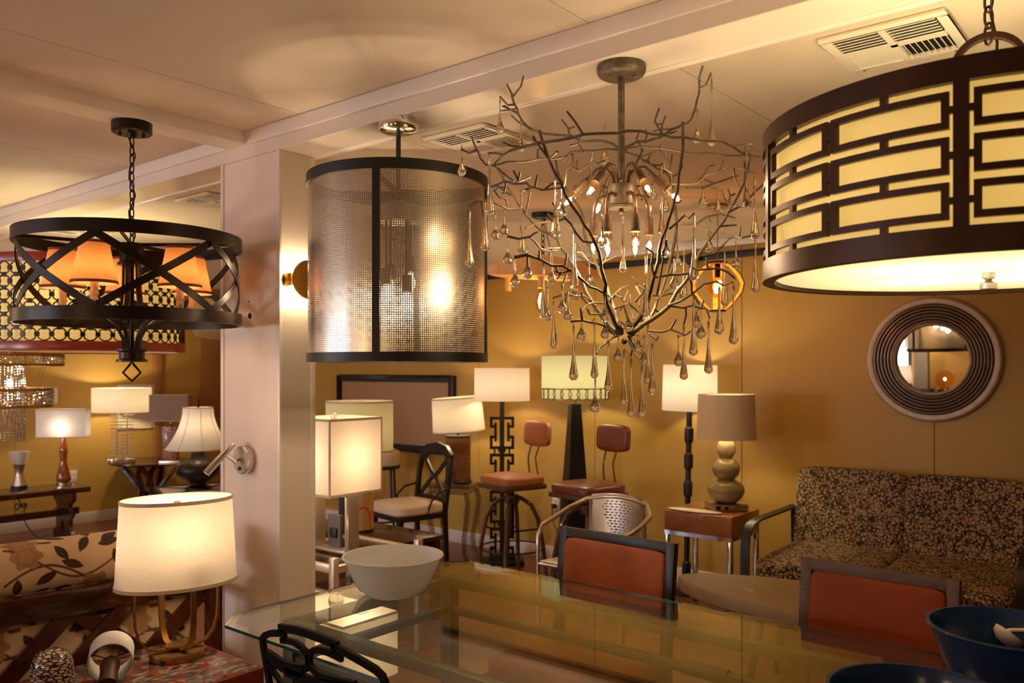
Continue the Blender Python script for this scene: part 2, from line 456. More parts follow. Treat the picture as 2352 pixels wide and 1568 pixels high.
    def torus(s, c, R, r, n=24, k=8, axis='Z', sx=1.0):
        pts = []
        for i in range(n):
            a = 2*PI*i/n
            p = Vector((R*sx*math.cos(a), R*math.sin(a), 0))
            if axis == 'X': p = Vector((0, p.x, p.y))
            if axis == 'Y': p = Vector((p.x, 0, p.y))
            pts.append(p+Vector(c))
        return s.tube(pts, r, k, closed=True)
    def ball(s, c, r, sz=1.0, n=12, m=8):
        pr = [(max(1e-4, r*math.sin(PI*i/m)), c[2]-r*sz*math.cos(PI*i/m)) for i in range(m+1)]
        return s.lathe(pr, n, (c[0], c[1]))
    def build(s, name, mat, parent=None, smooth=35, bevel=0, bseg=2, loc=None, rot=None):
        bmesh.ops.remove_doubles(s.bm, verts=s.bm.verts, dist=1e-6)
        if bevel:
            es = [e for e in s.bm.edges if len(e.link_faces) == 2 and e.calc_face_angle(0) > 0.6]
            bmesh.ops.bevel(s.bm, geom=es, offset=bevel, segments=bseg, affect='EDGES', profile=0.5)
        bmesh.ops.recalc_face_normals(s.bm, faces=s.bm.faces)
        me = bpy.data.meshes.new(name)
        s.bm.to_mesh(me); s.bm.free()
        mats = mat if isinstance(mat, (list, tuple)) else [mat]
        for mm in mats: me.materials.append(M[mm] if isinstance(mm, str) else mm)
        if smooth and len(me.polygons):
            me.polygons.foreach_set('use_smooth', [True]*len(me.polygons))
            me.set_sharp_from_angle(angle=math.radians(smooth))
        o = bpy.data.objects.new(name, me)
        C.objects.link(o)
        if parent is not None: o.parent = parent
        if loc is not None: o.location = loc
        if rot is not None: o.rotation_euler = rot
        return o

def thing(name, label, cat, loc=(0, 0, 0), rot=0.0, group=None):
    o = bpy.data.objects.new(name, None)
    o.empty_display_size = 0.1
    C.objects.link(o)
    o.location = loc; o.rotation_euler = (0, 0, rot)
    o['label'] = label; o['category'] = cat; o['kind'] = 'thing'
    if group: o['group'] = group
    return o
def tag(o, label, cat, group=None):
    o['label'] = label; o['category'] = cat; o['kind'] = 'thing'
    if group: o['group'] = group
    return o
def struct(o):
    o['kind'] = 'structure'
    return o
def copy_tree(o, parent=None):
    c = o.copy(); C.objects.link(c)
    if parent is not None: c.parent = parent
    for ch in list(o.children): copy_tree(ch, c)
    return c
def cushion(name, w, d, h, mat, parent, c=(0, 0, 0), rot=None, puff=0.25, n=10, ex=6):
    """soft box with rounded edges: superellipsoid on a grid"""
    b = MB()
    bmesh.ops.create_cube(b.bm, size=2.0)
    bmesh.ops.subdivide_edges(b.bm, edges=b.bm.edges, cuts=n, use_grid_fill=True)
    R = Matrix.Identity(3) if rot is None else rot
    for v in b.bm.verts:
        x, y, z = v.co
        def sg(t, e): return math.copysign(abs(t)**e, t)
        k = (abs(x)**ex+abs(y)**ex+abs(z)**ex)**(1/ex)
        p = Vector((x, y, z))/k
        pf = 1+puff*(1-min(1, p.x**2))*(1-min(1, p.y**2))*(1 if abs(p.z) > 0.3 else 0)
        q = Vector((p.x*w/2, p.y*d/2, p.z*h/2*pf))
        v.co = R @ q + Vector(c)
    return b.build(name, mat, parent, smooth=60)
def chain(b, p0, p1, link=0.035, w=0.007, r=0.0022):
    p0, p1 = Vector(p0), Vector(p1); d = p1-p0; n = max(1, round(d.length/(link*0.78)))
    t = d.normalized(); a = t.orthogonal().normalized(); c = t.cross(a)
    for i in range(n):
        ce = p0+d*((i+0.5)/n); s = a if i % 2 else c
        b.tube([ce+t*(link/2)*math.cos(2*PI*k/10)+s*w*math.sin(2*PI*k/10) for k in range(10)], r, 5, closed=True)
def spider(parent, rt, z, zc, mat='steel'):
    b = MB()
    for k in range(3):
        a = 2*PI*k/3+0.5
        b.tube([(rt*math.cos(a), rt*math.sin(a), z), (rt*0.8*math.cos(a), rt*0.8*math.sin(a), z-0.012), (0, 0, zc)], 0.0018, 5)
    b.lathe([(0.001, zc+0.022), (0.009, zc+0.018), (0.011, zc), (0.006, zc-0.006), (0.001, zc-0.006)], 10)
    return b.build('spider_fitter', mat, parent)
def round_shade(root, rt, rb, h, z0, mat, power=0, col=WARM, trim=None, sx=1.0, sy=1.0, rot=0.0, lz=0.45, name='lamp_shade', n=48, tr=0.0035, fit=True, bulb=True, lr=0.03):
    b = MB()
    b.lathe([(rb, z0), (rb+(rt-rb)*0.5, z0+h/2), (rt, z0+h)], n, sx=sx, sy=sy)
    sh = b.build(name, mat, root, smooth=60, rot=(0, 0, rot) if rot else None)
    if trim:
        for z, r in ((z0, rb), (z0+h, rt)):
            pts = [(sx*(r+0.001)*math.cos(2*PI*k/n), sy*(r+0.001)*math.sin(2*PI*k/n), z) for k in range(n)]
            MB().bar(pts, tr*3, tr, closed=True).build('shade_trim', trim, sh)
    if fit: spider(root, min(rt*sx, rt*sy)*0.98, z0+h-0.004, z0+h-0.03)
    if power or bulb:
        zb = z0+h*lz
        MB().lathe([(0.001, zb+0.045), (0.018, zb+0.038), (0.027, zb+0.015), (0.027, zb), (0.014, zb-0.035), (0.013, zb-0.06)], 14).build('bulb', 'bulb' if power else 'white_pl', root)
    if power:
        light('lamp_light', (0, 0, z0+h*lz+0.01), power, col, lr, root)
    return sh
# ------------------------------------------------------------------ the room
XL, XR, YF, YB = -8.4, 3.6, -3.6, 5.31
HN, HF, HB = 2.465, 2.385, 2.36          # near ceiling, far ceiling, underside of the beam
BY0, BY1 = 1.95, 2.12                     # the beam
struct(MB().b2(XL-.2, XR+.2, YF-.2, YB+.2, -.1, 0).build('floor', 'floor'))

def wall_panels(name, along, fixed, lo, hi, seams, inward, mat, z1):
    """backing board + panels with 4 mm joints; along 'X' or 'Y'"""
    t = 0.012
    def bx(b, a0, a1, d0, d1, z0, zt):
        if along == 'X': b.b2(a0, a1, min(d0, d1), max(d0, d1), z0, zt)
        else: b.b2(min(d0, d1), max(d0, d1), a0, a1, z0, zt)
        return b
    w = struct(bx(MB(), lo, hi, fixed-inward*t, fixed-inward*0.12, 0, z1).build(name, mat))
    ed = [lo]+sorted(seams)+[hi]
    for a, b_ in zip(ed, ed[1:]):
        bx(MB(), a+0.002, b_-0.002, fixed, fixed-inward*t, 0, z1).build('panel', mat, w, bevel=0.002, bseg=1)
    return w
sx_ = [-1.177-1.179*k for k in range(-4, 7) if XL < -1.177-1.179*k < XR]
wall_panels('wall_back', 'X', YB, XL, XR, sx_, -1, 'mustard', HF+.02)
wall_panels('wall_left', 'Y', XL, YF, YB, [3.05-1.22*k for k in range(0, 5)]+[4.37, 4.90], 1, 'mustard', HN+.02)
struct(MB().b2(XR, XR+.12, YF, YB, 0, HN+.02).build('wall_right', 'mustard'))
# wall behind the camera, with a real window opening
wf = MB()
wz0, wz1 = 0.85, 2.05
WIN = [(-7.7, -6.7), (-5.25, -4.32)]  # the left window is unseen, added to strengthen the bluish daylight
xx = [XL]+[q for w_ in WIN for q in w_]+[XR]
for a_, c_ in zip(xx[::2], xx[1::2]): wf.b2(a_, c_, YF-.12, YF, 0, HN+.02)
for a_, c_ in WIN:
    wf.b2(a_, c_, YF-.12, YF, 0, wz0); wf.b2(a_, c_, YF-.12, YF, wz1, HN+.02)
struct(wf.build('wall_front', 'mustard'))
def window(n, x0, x1):
    b = MB()
    for a in (x0, x1-.05, (x0+x1)/2-.02): b.b2(a, a+.05, YF-.06, YF+.02, wz0, wz1)
    for z in (wz0, wz1-.05, wz0+.72): b.b2(x0, x1, YF-.06, YF+.02, z, z+.05)
    f = struct(b.build('window_%d' % n, 'blackwood'))
    MB().b2(x0+.02, x1-.02, YF-.09, YF-.08, wz0+.02, wz1-.02).build('pane', 'daylight', f)
for i_, (a_, c_) in enumerate(WIN): window(i_+1, a_, c_)
# ceilings as panels with fine joints
def ceiling(y0, y1, z, seams):
    c = struct(MB().b2(XL, XR, y0, y1, z+.012, z+.1).build('ceiling', 'ceil'))
    ed = [XL]+sorted(seams)+[XR]
    for a, b_ in zip(ed, ed[1:]):
        MB().b2(a+.0015, b_-.0015, y0, y1, z, z+.012).build('panel', 'ceil', c)
ceiling(YF, BY0+.02, HN, [-1.31-1.31*k for k in range(-3, 6) if XL < -1.31-1.31*k < XR])
ceiling(BY1-.02, YB, HF, [-1.175-1.2*k for k in range(-3, 6) if XL < -1.175-1.2*k < XR])
bm_ = struct(MB().b2(XL, XR, BY0, BY1, HB, HN+.09).build('beam', 'beam', bevel=.002, bseg=1))
MB().b2(XL, XR, BY0-.013, BY0+.001, HB+.052, HN).build('fascia_board', 'white', bm_, bevel=.003, bseg=2)
MB().b2(XL, XR, BY1-.008, BY1+.022, HB-.004, HF+.004).build('edge_batten', 'white', bm_, bevel=.003, bseg=2)
cb = struct(MB().b2(-3.12, -2.98, YF, BY0-.012, HN-.052, HN+.02).build('crossbeam', 'white', bevel=.003))
MB().b2(-3.14, -3.12, YF, BY0-.012, HN-.03, HN+.01).build('edge_batten', 'white', cb)
struct(MB().b2(XL, XR, YB-.02, YB+.01, HF-.05, HF+.005).build('trim_1', 'white', bevel=.004))
tr = struct(MB().b2(XL, XR, YB-.022, YB+.005, 2.252, 2.298).build('trim_2', 'black', bevel=.004))
bl = MB(); bl.cyl((0, 0, 0), (0, -.07, -.02), .035, .045, 16); bl.cyl((0, -.03, -.03), (0, -.03, -.075), .02, .03, 12)
bx_ = at(1578, 5.7); bl.build('track_bracket', 'black', tr, loc=(bx_[0], YB-.02, 2.275))
struct(MB().b2(XL, XR, YB-.014, YB+.005, 0, .105).build('baseboard_back', 'white', bevel=.004))
struct(MB().b2(XL-.005, XL+.014, YF, YB, 0, .105).build('baseboard_left', 'white', bevel=.004))
struct(MB().b2(XL-.005, XL+.03, 4.37, 4.46, .105, HN).build('trim_3', 'mustard2', bevel=.003))
d = struct(MB().b2(XL-.005, XL+.035, 4.88, YB, 0, HN).build('door_1', 'mustard2', bevel=.003))
MB().lathe([(0.001, 0.07), (.022, .065), (.028, .05), (.012, .03), (.012, 0)], 14, mtx=Matrix.Translation((XL+.035, 5.2, 1.0)) @ Matrix.Rotation(PI/2, 4, 'Y')).build('door_knob', 'brass', d)

# the square column
cx0, cx1 = -3.18, -2.77
col = struct(MB().b2(cx0, cx1, BY0+.004, BY1, 0, HB).build('column', 'column', bevel=.003, bseg=1))
for x in (cx0-.004, cx1-.018):
    MB().b2(x, x+.022, BY0-.002, BY0+.012, 0, HB-.001).build('corner_trim', 'white', col, bevel=.003)
MB().b2(cx1-.012, cx1+.003, BY1-.02, BY1+.002, 0, HB-.001).build('corner_trim', 'white', col, bevel=.003)
def on_front(u, v):
    Z = BY0/(((u-1176)/F)*math.sin(TH)+math.cos(TH)); p = at(u, Z)
    return p[0], hz(v, Z)
for u, v, r in ((572, 725, .0125), (570, 692, .004)):
    x, z = on_front(u, v)
    MB().lathe([(r, 0), (r, .0012)], 16, cap0=True, cap1=True, mtx=Matrix.Translation((x, BY0+.0045, z)) @ Matrix.Rotation(PI/2, 4, 'X')).build('knockout_shadow_disc', 'holeshadow', col)  # thin dark disc on the face, painted as the shade in a hole

# ceiling vents along the far ceiling
def vent(x, label):
    y = 2.40; w = .155
    t = thing('ceiling_vent', label, 'vent', (x, y, HF), 0, 'square supply vents in the far ceiling')
    b = MB()
    fw = .026
    b.b2(-w, w, -w, -w+fw, -.012, .0); b.b2(-w, w, w-fw, w, -.012, 0)
    b.b2(-w, -w+fw, -w+fw, w-fw, -.012, 0); b.b2(w-fw, w, -w+fw, w-fw, -.012, 0)
    b.build('frame', 'vent', t, bevel=.004)
    b = MB(); b.b2(-.009, .009, -w+fw, w-fw, -.013, -.001); b.b2(-w+fw, w-fw, -.009, .009, -.013, -.001)
    b.build('cross_bar', 'vent', t)
    MB().b2(-w+.01, w-.01, -w+.01, w-.01, -.0012, -.0002).build('duct_shadow_sheet', 'holeshadow', t)  # flat dark sheet painted as the shade between the slats
    q = w-fw-.009
    def slats(cx, cy, ax, n, ang):
        me = None
        for k in range(n):
            off = (k+.5)/n*q-q/2
            if me is None:
                bb = MB(); L_ = q-.004; wd = q/n*(.80 if ax == 'X' else 1.0)
                if ax == 'X': bb.box((0, 0, 0), (L_, wd, .0022), Matrix.Rotation(ang, 3, 'X'))
                else: bb.box((0, 0, 0), (wd, L_, .0022), Matrix.Rotation(ang, 3, 'Y'))
                o = bb.build('slat', 'vent', t); me = o.data
            else:
                o = bpy.data.objects.new('slat', me); C.objects.link(o); o.parent = t
            o.location = (cx, cy+off, -.0075) if ax == 'X' else (cx+off, cy, -.0075)
    h = q/2+.009
    slats(-h, -h, 'X', 6, .75); slats(h, -h, 'X', 6, .75)
    slats(-h, h, 'Y', 11, -.5); slats(h, h, 'Y', 8, .95)
    b = MB()
    for sx in (-.12, .12): b.ball((sx, w-.012, -.013), .004, .6, 8, 6)
    b.build('screw', 'grey', t)
    return t
vent(-.63, 'square white ceiling vent above the large lattice drum, its open slats dark')
vent(-2.13, 'square white ceiling vent between the perforated drum and the branch chandelier')
vent(-3.95, 'square ceiling vent just left of the column top')
vent(-5.52, 'square ceiling vent above the back ring of the dark strap chandelier')
vent(-7.1, 'far small ceiling vent at the left edge of the picture')

# small fittings
def outlet(loc, rot, label, plug=True):
    t = thing('wall_outlet', label, 'outlet', loc, rot)
    MB().box((0, -.004, 0), (.072, .008, .116)).build('cover_plate', 'beigepl', t, bevel=.003)
    b = MB()
    for z in (-.022, .022): b.box((0, -.0095, z), (.034, .004, .028))
    b.build('socket_face', 'white_pl', t, bevel=.002)
    if plug:
        MB().box((0, -.03, -.026), (.028, .04, .034)).build('plug', 'black', t, bevel=.006)
        MB().tube([(0, -.045, -.03), (0, -.055, -.08), (.02, -.05, -.18), (.10, -.05, -.27), (.22, -.06, -.33), (.34, -.06, -.38)], .004, 6).build('cord', 'black', t)
    return t
p = at(1254, 6.46); outlet((p[0], YB-.012, hz(1158, 6.46)), 0, 'ivory wall outlet with a black plug beside the obelisk lamp')
outlet((XL+.012, 3.56, .47), PI/2, 'ivory wall outlet behind the amber glass lamp on the bench', False)
t = thing('thermostat', 'white wall thermostat with a grey display beside the crystal chandelier', 'thermostat', (XL, 3.36, 1.25), PI/2)
MB().box((0, -.016, 0), (.12, .032, .155)).build('housing', 'white_pl', t, bevel=.012, bseg=3)
MB().box((-.012, -.033, .012), (.056, .004, .07)).build('display', 'lcd', t)
t = thing('access_cover', 'cream framed square cover on the left wall behind the bright drum lamp', 'cover', (XL, 4.19, 1.12), PI/2)
b = MB()
for s in (-1, 1):
    b.box((s*.18, -.01, 0), (.05, .02, .45)); b.box((0, -.01, s*.2), (.31, .02, .05))
b.build('frame', 'beigepl', t, bevel=.004)
MB().box((0, -.004, 0), (.32, .008, .36)).build('inner_panel', 'beigepl', t)

# framed linen board on the back wall
t = thing('pin_board', 'large black framed board with pinkish tan linen on the back wall', 'board', (-5.76, YB, 1.10), 0)
b = MB(); w, h = .79, .345
for s in (-1, 1):
    b.box((s*(w-.03), -.02, 0), (.06, .04, 2*h)); b.box((0, -.02, s*(h-.03)), (2*w-.12, .04, .06))
b.build('frame', 'black', t, bevel=.005)
MB().box((0, -.008, 0), (2*w-.1, .016, 2*h-.1)).build('linen_panel', 'linen', t)

# round mirror
t = thing('round_mirror', 'round wall mirror in a wide grooved silver frame above the leaf sofa', 'mirror', (-1.185, YB, 1.558), 0)
RX = Matrix.Rotation(PI/2, 4, 'X')
prof = [(.362, 0), (.362, .03), (.352, .042), (.336, .045), (.322, .040)]
MB().lathe(prof+[(.318, .0)], 96, mtx=RX).build('outer_rim', 'silverframe', t)
pr = []
for k in range(6):
    r0 = .318-.018*k; z = .052-.004*k
    pr += [(r0, z-.012), (r0-.003, z), (r0-.012, z+.001), (r0-.0165, z-.010)]
MB().lathe([(.319, 0)]+pr+[(.209, 0)], 96, mtx=RX).build('grooved_ring', 'silverdark', t)
MB().lathe([(.211, 0), (.211, .034), (.205, .038), (.195, .03), (.192, .012)], 96, mtx=RX).build('inner_rim', 'silverframe', t)
MB().lathe([(.0005, .017), (.1, .017), (.195, .017)], 64, mtx=RX).build('mirror_glass', 'mirror', t, smooth=0, rot=(math.radians(1.26), 0, math.radians(-2.5)))
# ------------------------------------------------------------------ hanging lamps
# --- lattice drum at the right
D0 = 2.06; px, pz = 1.02, 1.789
X, Y = cw(px, pz)
t = thing('lattice_drum_pendant', 'very large drum pendant with dark rectangular lattice over parchment cloth, at the right edge', 'pendant lamp', (X, Y, 0), TH-math.radians(29.68))
def A(phi): return -PI/2-math.radians(phi)      # phi: degrees to the left of the side facing the camera
z0, z1, r = 1.698, 2.028, .46
MB().ring(r+.004, r-.012, z1-.041, z1, 128).build('top_band', 'bronze2', t)
MB().ring(r+.004, r-.022, z0, z0+.044, 128).build('bottom_band', 'bronze2', t)
lat = MB()
ro, ri = r+.002, r-.008
oz0, oz1 = z0+.044, z1-.041
for k in range(6):
    st = 5+60*k
    MB().ring(r+.005, r-.012, oz0, oz1, a0=A(st-1.5), a1=A(st+1.5)).build('stile', 'bronze2', t)
    rows = [oz1-.0145-.0637, oz1-.0145-.0637*2-.0135, oz1-.0145-.0637*3-.027]
    for c0, c1 in ((st+2.3, st+29.4), (st+30.6, st+57.7)):
        dw = math.degrees(.0125/r); cm = (c0+c1)/2
        for zr in rows:
            zt = zr+.0637
            lat.ring(ro, ri, zr, zr+.0125, a0=A(c0), a1=A(c1)); lat.ring(ro, ri, zt-.0125, zt, a0=A(c0), a1=A(c1))
            for a_ in (c0, c1-dw): lat.ring(ro, ri, zr+.0125, zt-.0125, a0=A(a_), a1=A(a_+dw))
            lat.ring(ro, ri, zr-.0145, zr, a0=A(cm-dw/2), a1=A(cm+dw/2))
            zm = (zr+zt)/2
            if c0 == st+2.3: 
                lat.ring(ro, ri, zm-.006, zm+.006, a0=A(st+1.4), a1=A(c0)); lat.ring(ro, ri, zm-.006, zm+.006, a0=A(c1), a1=A(st+30.6))
            else: lat.ring(ro, ri, zm-.006, zm+.006, a0=A(c1), a1=A(st+58.6))
        lat.ring(ro, ri, rows[0]+.0637, oz1+.001, a0=A(cm-dw/2), a1=A(cm+dw/2))
lat.build('lattice_screen', 'bronze2', t)
MB().lathe([(r-.026, z0+.01), (r-.026, z1-.01)], 96).build('lamp_shade', 'shade_y', t, smooth=60)
MB().lathe([(.0005, z0+.009), (.2, z0+.009), (r-.022, z0+.009)], 96).build('diffuser', 'diff', t, smooth=0)
b = MB(); b.lathe([(.001, z0-.026), (.017, z0-.026), (.017, z0-.014), (.009, z0-.011), (.006, z0-.006), (.013, z0-.003), (.013, z0+.009)], 20)
b.build('finial_knob', 'steel', t, smooth=30)
MB().cyl((0, 0, z0+.01), (0, 0, 2.085), .008).build('center_rod', 'bronze2', t)
b = MB()
for k in range(3):
    a = 2*PI*k/3+.4; b.bar([(0, 0, z1-.01), ((r-.01)*math.cos(a), (r-.01)*math.sin(a), z1-.01)], .012, .004)
b.build('top_spider', 'bronze2', t)
b = MB(); b.bar([(.068*math.cos(2*PI*k/40), 0, 2.145+.068*math.sin(2*PI*k/40)) for k in range(40)], .02, .012, up=(0, 1, 0), closed=True)
b.build('hanging_ring', 'bronze2', t, smooth=30)
b = MB(); chain(b, (0, 0, 2.20), (0, 0, 2.34), .048, .011, .003); b.build('chain', 'bronze2', t)
MB().tube([(.012, 0, 2.1), (.016, .01, 2.2), (.004, 0, 2.26), (.01, 0, 2.34)], .003, 6).build('cord', 'black', t)
MB().lathe([(.068, HB), (.068, HB-.02), (.06, HB-.027), (.001, HB-.03)], 32).build('canopy', 'bronze2', t)
for k in range(4):
    a = PI/4+k*PI/2
    MB().ball((.2*math.cos(a), .2*math.sin(a), 1.86), .03, 1.25, 12, 8).build('bulb', 'bulb', t)
    light('lamp_light', (.2*math.cos(a), .2*math.sin(a), 1.86), 3.6, GRN, .045, t)

# --- perforated drum
t = thing('perforated_drum_pendant', 'tall pendant drum of perforated silver metal with black bands, right of the column', 'pendant lamp', (*at(915, 2.9), 0), face(915))
r, z0, z1 = .305, 1.525, 2.158
b = MB(); n = 128
bm = b.bm; uvl = bm.loops.layers.uv.new('UVMap')
V = [[bm.verts.new((r*math.cos(2*PI*k/n), r*math.sin(2*PI*k/n), z)) for k in range(n)] for z in (z0+.01, z1-.01)]
for k in range(n):
    j = (k+1) % n
    f = bm.faces.new((V[0][k], V[0][j], V[1][j], V[1][k]))
    for lp, uv in zip(f.loops, ((k/n, 0), ((k+1)/n, 0), ((k+1)/n, 1), (k/n, 1))): lp[uvl].uv = uv
b.build('perforated_sheet', 'perf', t, smooth=60)
MB().ring(r+.006, r-.004, z1-.034, z1, 96).build('top_band', 'black', t)
MB().ring(r+.006, r-.012, z0, z0+.030, 96).build('bottom_band', 'black', t)
for k in range(4):
    a = A(13+90*k)
    MB().ring(r+.005, r-.004, z0+.03, z1-.034, a0=a-.038, a1=a+.038).build('strap', 'black', t)
b = MB()
for k in range(2):
    a = A(13+90*k); b.bar([(r*math.cos(a), r*math.sin(a), z1-.05), (-r*math.cos(a), -r*math.sin(a), z1-.05)], .025, .006)
b.build('top_spider', 'black', t)
MB().cyl((0, 0, HB-.02), (0, 0, z1-.14), .0085, n=12).build('stem', 'black', t)
MB().lathe([(.067, HB), (.069, HB-.02), (.064, HB-.034), (.05, HB-.04), (.001, HB-.042)], 40).build('canopy', 'chrome', t)
b = MB()
MB().lathe([(.001, z1-.09), (.075, z1-.09), (.075, z1-.15), (.001, z1-.15)], 30).build('inner_cup', 'steel', t)
for k in range(4):
    a = .6+k*PI/2; zz = 1.80-.025*k
    x, y = .05*math.cos(a), .05*math.sin(a)
    MB().cyl((x, y, z1-.15), (x, y, zz+.09), .006).build('drop_rod', 'bronze', t)
    MB().lathe([(.001, zz+.1), (.017, zz+.095), (.019, zz+.04), (.001, zz+.035)], 16, (x, y)).build('socket', 'bronze', t)
    MB().lathe([(.009, zz+.04), (.011, zz+.03), (.018, zz+.008), (.017, zz-.008), (.009, zz-.028), (.001, zz-.034)], 16, (x, y)).build('bulb', 'bulb', t)
    light('lamp_light', (x, y, zz-.005), 3.4, YEL, .022, t)

# --- dark strap chandelier at the left
t = thing('strap_chandelier', 'dark bronze drum chandelier of crossing straps with five orange candle shades', 'chandelier', (*at(303, 3.1), 0), face(303))
r = .385
for nm, za, zb in (('top_ring', 1.950, 1.994), ('bottom_ring', 1.665, 1.709)):
    MB().ring(r+.004, r-.004, za, zb, 96).build(nm, 'bronze', t)
for k in range(6):
    for s in (1, -1):
        a0, a1 = A(17+60*k), A(17+60*k-60*s)
        rr = r-.007 if s == 1 else r-.012
        pts = [(rr*math.cos(a0+(a1-a0)*i/14), rr*math.sin(a0+(a1-a0)*i/14), 1.95-.242*i/14) for i in range(15)]
        def upf(i, p): return Vector((0, 0, 1))
        rings = []
        b = MB()
        # flat on the drum: width lies in the cylinder surface
        for i, p in enumerate(pts):
            p = Vector(p); q = Vector(pts[min(i+1, 14)]); o = Vector(pts[max(i-1, 0)])
            d = (q-o).normalized(); nrm = Vector((p.x, p.y, 0)).normalized(); wv = d.cross(nrm).normalized()
            rings.append([p+wv*.013+nrm*.002, p-wv*.013+nrm*.002, p-wv*.013-nrm*.002, p+wv*.013-nrm*.002])
        b.quadstrip(rings, True, False, True, True).build('strap', 'bronze', t)
b = MB()
for k in range(5):
    a = A(-30+72*k+36); b.bar([(.03*math.cos(a), .03*math.sin(a), 1.962), (r*math.cos(a), r*math.sin(a), 1.962)], .012, .006)
b.build('top_spokes', 'bronze', t)
MB().lathe([(.001, 1.965), (.05, 1.965), (.05, 1.955), (.042, 1.95), (.042, 1.90), (.05, 1.893), (.05, 1.885), (.001, 1.885)], 24).build('top_hub', 'bronze', t)
MB().lathe([(.001, 1.575), (.053, 1.575), (.053, 1.568), (.044, 1.563), (.044, 1.540), (.054, 1.535), (.054, 1.528), (.001, 1.528)], 24).build('bottom_hub', 'bronze', t)
b = MB()
b.tube([(0, 0, 1.53), (.006, 0, 1.518), (.03, 0, 1.488), (0, 0, 1.456), (-.03, 0, 1.488), (-.006, 0, 1.518)], .0045, 6, closed=True)
b.build('diamond_finial', 'bronze', t)
MB().cyl((0, 0, 1.56), (0, 0, 1.9), .008).build('center_post', 'bronze', t)
for k in range(5):
    a = A(-(-30+72*k)); ca, sa = math.cos(a), math.sin(a); R_ = .235
    b = MB()
    prof = [(.025, 1.575), (.03, 1.615), (.05, 1.655), (.09, 1.683), (.14, 1.692), (.20, 1.692), (R_, 1.692)]
    b.bar([(q*ca, q*sa, z) for q, z in prof], .013, .011, up=(-sa, ca, 0))
    pr2 = [(.028, 1.895), (.03, 1.80), (.036, 1.74), (.06, 1.705), (.09, 1.692), (.14, 1.69)]
    b.bar([(q*ca, q*sa, z) for q, z in pr2], .013, .008, up=(-sa, ca, 0))
    b.lathe([(.001, 1.69), (.024, 1.69), (.03, 1.70), (.03, 1.704), (.001, 1.704)], 16, (R_*ca, R_*sa))
    b.build('arm', 'bronze', t)
    b = MB(); rnd = random.Random(k)
    pr = [(.0125+.0015*math.sin(9*i+k), 1.704+.012*i) for i in range(10)]
    b.lathe(pr, 12, (R_*ca, R_*sa), cap0=True, cap1=True)
    for i in range(12):
        aa = rnd.random()*6.28; hh = rnd.random()*.09
        b.ball((R_*ca+.013*math.cos(aa), R_*sa+.013*math.sin(aa), 1.715+hh), .0035, 2.0, 6, 5)
    b.build('candle_sleeve', 'candle', t)
    sh = MB(); zb = 1.795
    sh.lathe([(.074, zb), (.06, zb+.0725), (.046, zb+.145)], 40, (R_*ca, R_*sa))
    so = sh.build('lamp_shade', 'shade_o', t, smooth=60)
    for rr, zz in ((.0745, zb+.004), (.0465, zb+.141)):
        MB().ring(rr+.001, rr-.0005, zz-.005, zz+.005, 40, c=(R_*ca, R_*sa)).build('shade_trim', 'trim_o', so)
    MB().lathe([(.001, zb+.085), (.009, zb+.07), (.014, zb+.04), (.012, zb+.02), (.008, zb+.012)], 12, (R_*ca, R_*sa)).build('bulb', 'bulb', t)
    light('lamp_light', (R_*ca, R_*sa, zb+.048), 0.75, (1, .72, .42), .022, t)
b = MB(); chain(b, (0, 0, 1.965), (0, 0, 2.36), .042, .009, .0026); b.build('chain', 'bronze', t)
MB().tube([(.012*math.sin(i*1.3), .008*math.cos(i*1.7), 1.965+.03*i) for i in range(14)], .0028, 6).build('cord', 'black', t)
zt = HN-.052
MB().lathe([(.0705, zt), (.0705, zt-.036), (.066, zt-.04), (.001, zt-.04)], 40).build('canopy', 'bronze', t)
b = MB(); b.cyl((0, 0, zt-.04), (0, 0, zt-.055), .017, .014, 12)
for s in (-1, 1): b.cyl((.04*s, 0, zt-.04), (.04*s, 0, zt-.05), .005, .005, 8)
b.build('canopy_loop', 'bronze', t)

# --- quatrefoil drum behind it
t = thing('quatrefoil_drum_pendant', 'huge drum pendant with red leather bands and linked ring fretwork, behind the strap chandelier', 'pendant lamp', (*at(190, 4.95), 0), face(190))
r, z0, z1 = .56, 1.600, 2.121
MB().ring(r+.008, r-.02, z0, z0+.052, 96).build('bottom_band', 'redband', t, bevel=.004)
MB().ring(r+.008, r-.02, z1-.05, z1, 96).build('top_band', 'redband', t, bevel=.004)
b = MB(); nc, nr = 48, 6
zz0, zz1 = z0+.052, z1-.05; dz = (zz1-zz0)/nr; cw_ = 2*PI/nc; rz = dz/2; ra = cw_/2
for j in range(nr):
    for i in range(nc):
        pass
        pts = []
        for k in range(16):
            q = 2*PI*k/16; a = (i+.5)*cw_+ra*.94*math.cos(q); pts.append((r*math.cos(a), r*math.sin(a), zz0+(j+.5)*dz+rz*.96*math.sin(q)))
        b.tube(pts, .0042, 4, closed=True)
        a = i*cw_; zc = zz0+(j+.5)*dz
        b.box((r*math.cos(a), r*math.sin(a), zc), (.01, .024, .022), a)
        if j: 
            a = (i+.5)*cw_; b.box((r*math.cos(a), r*math.sin(a), zz0+j*dz), (.01, .022, .024), a)
b.build('ring_fretwork', 'bronze', t)
MB().lathe([(r-.03, z0+.006), (r-.03, z1-.006)], 72).build('lamp_shade', 'shade_y', t, smooth=60)
MB().lathe([(.0005, z0+.03), (.3, z0+.03), (r-.03, z0+.03)], 64).build('diffuser', 'diff', t, smooth=0)
MB().cyl((0, 0, z0+.03), (0, 0, z1+.02), .01).build('center_rod', 'bronze', t)
b = MB()
for k in range(3):
    a = 2*PI*k/3; b.bar([(0, 0, z1-.01), ((r-.01)*math.cos(a), (r-.01)*math.sin(a), z1-.01)], .012, .005)
b.build('top_spider', 'bronze', t)
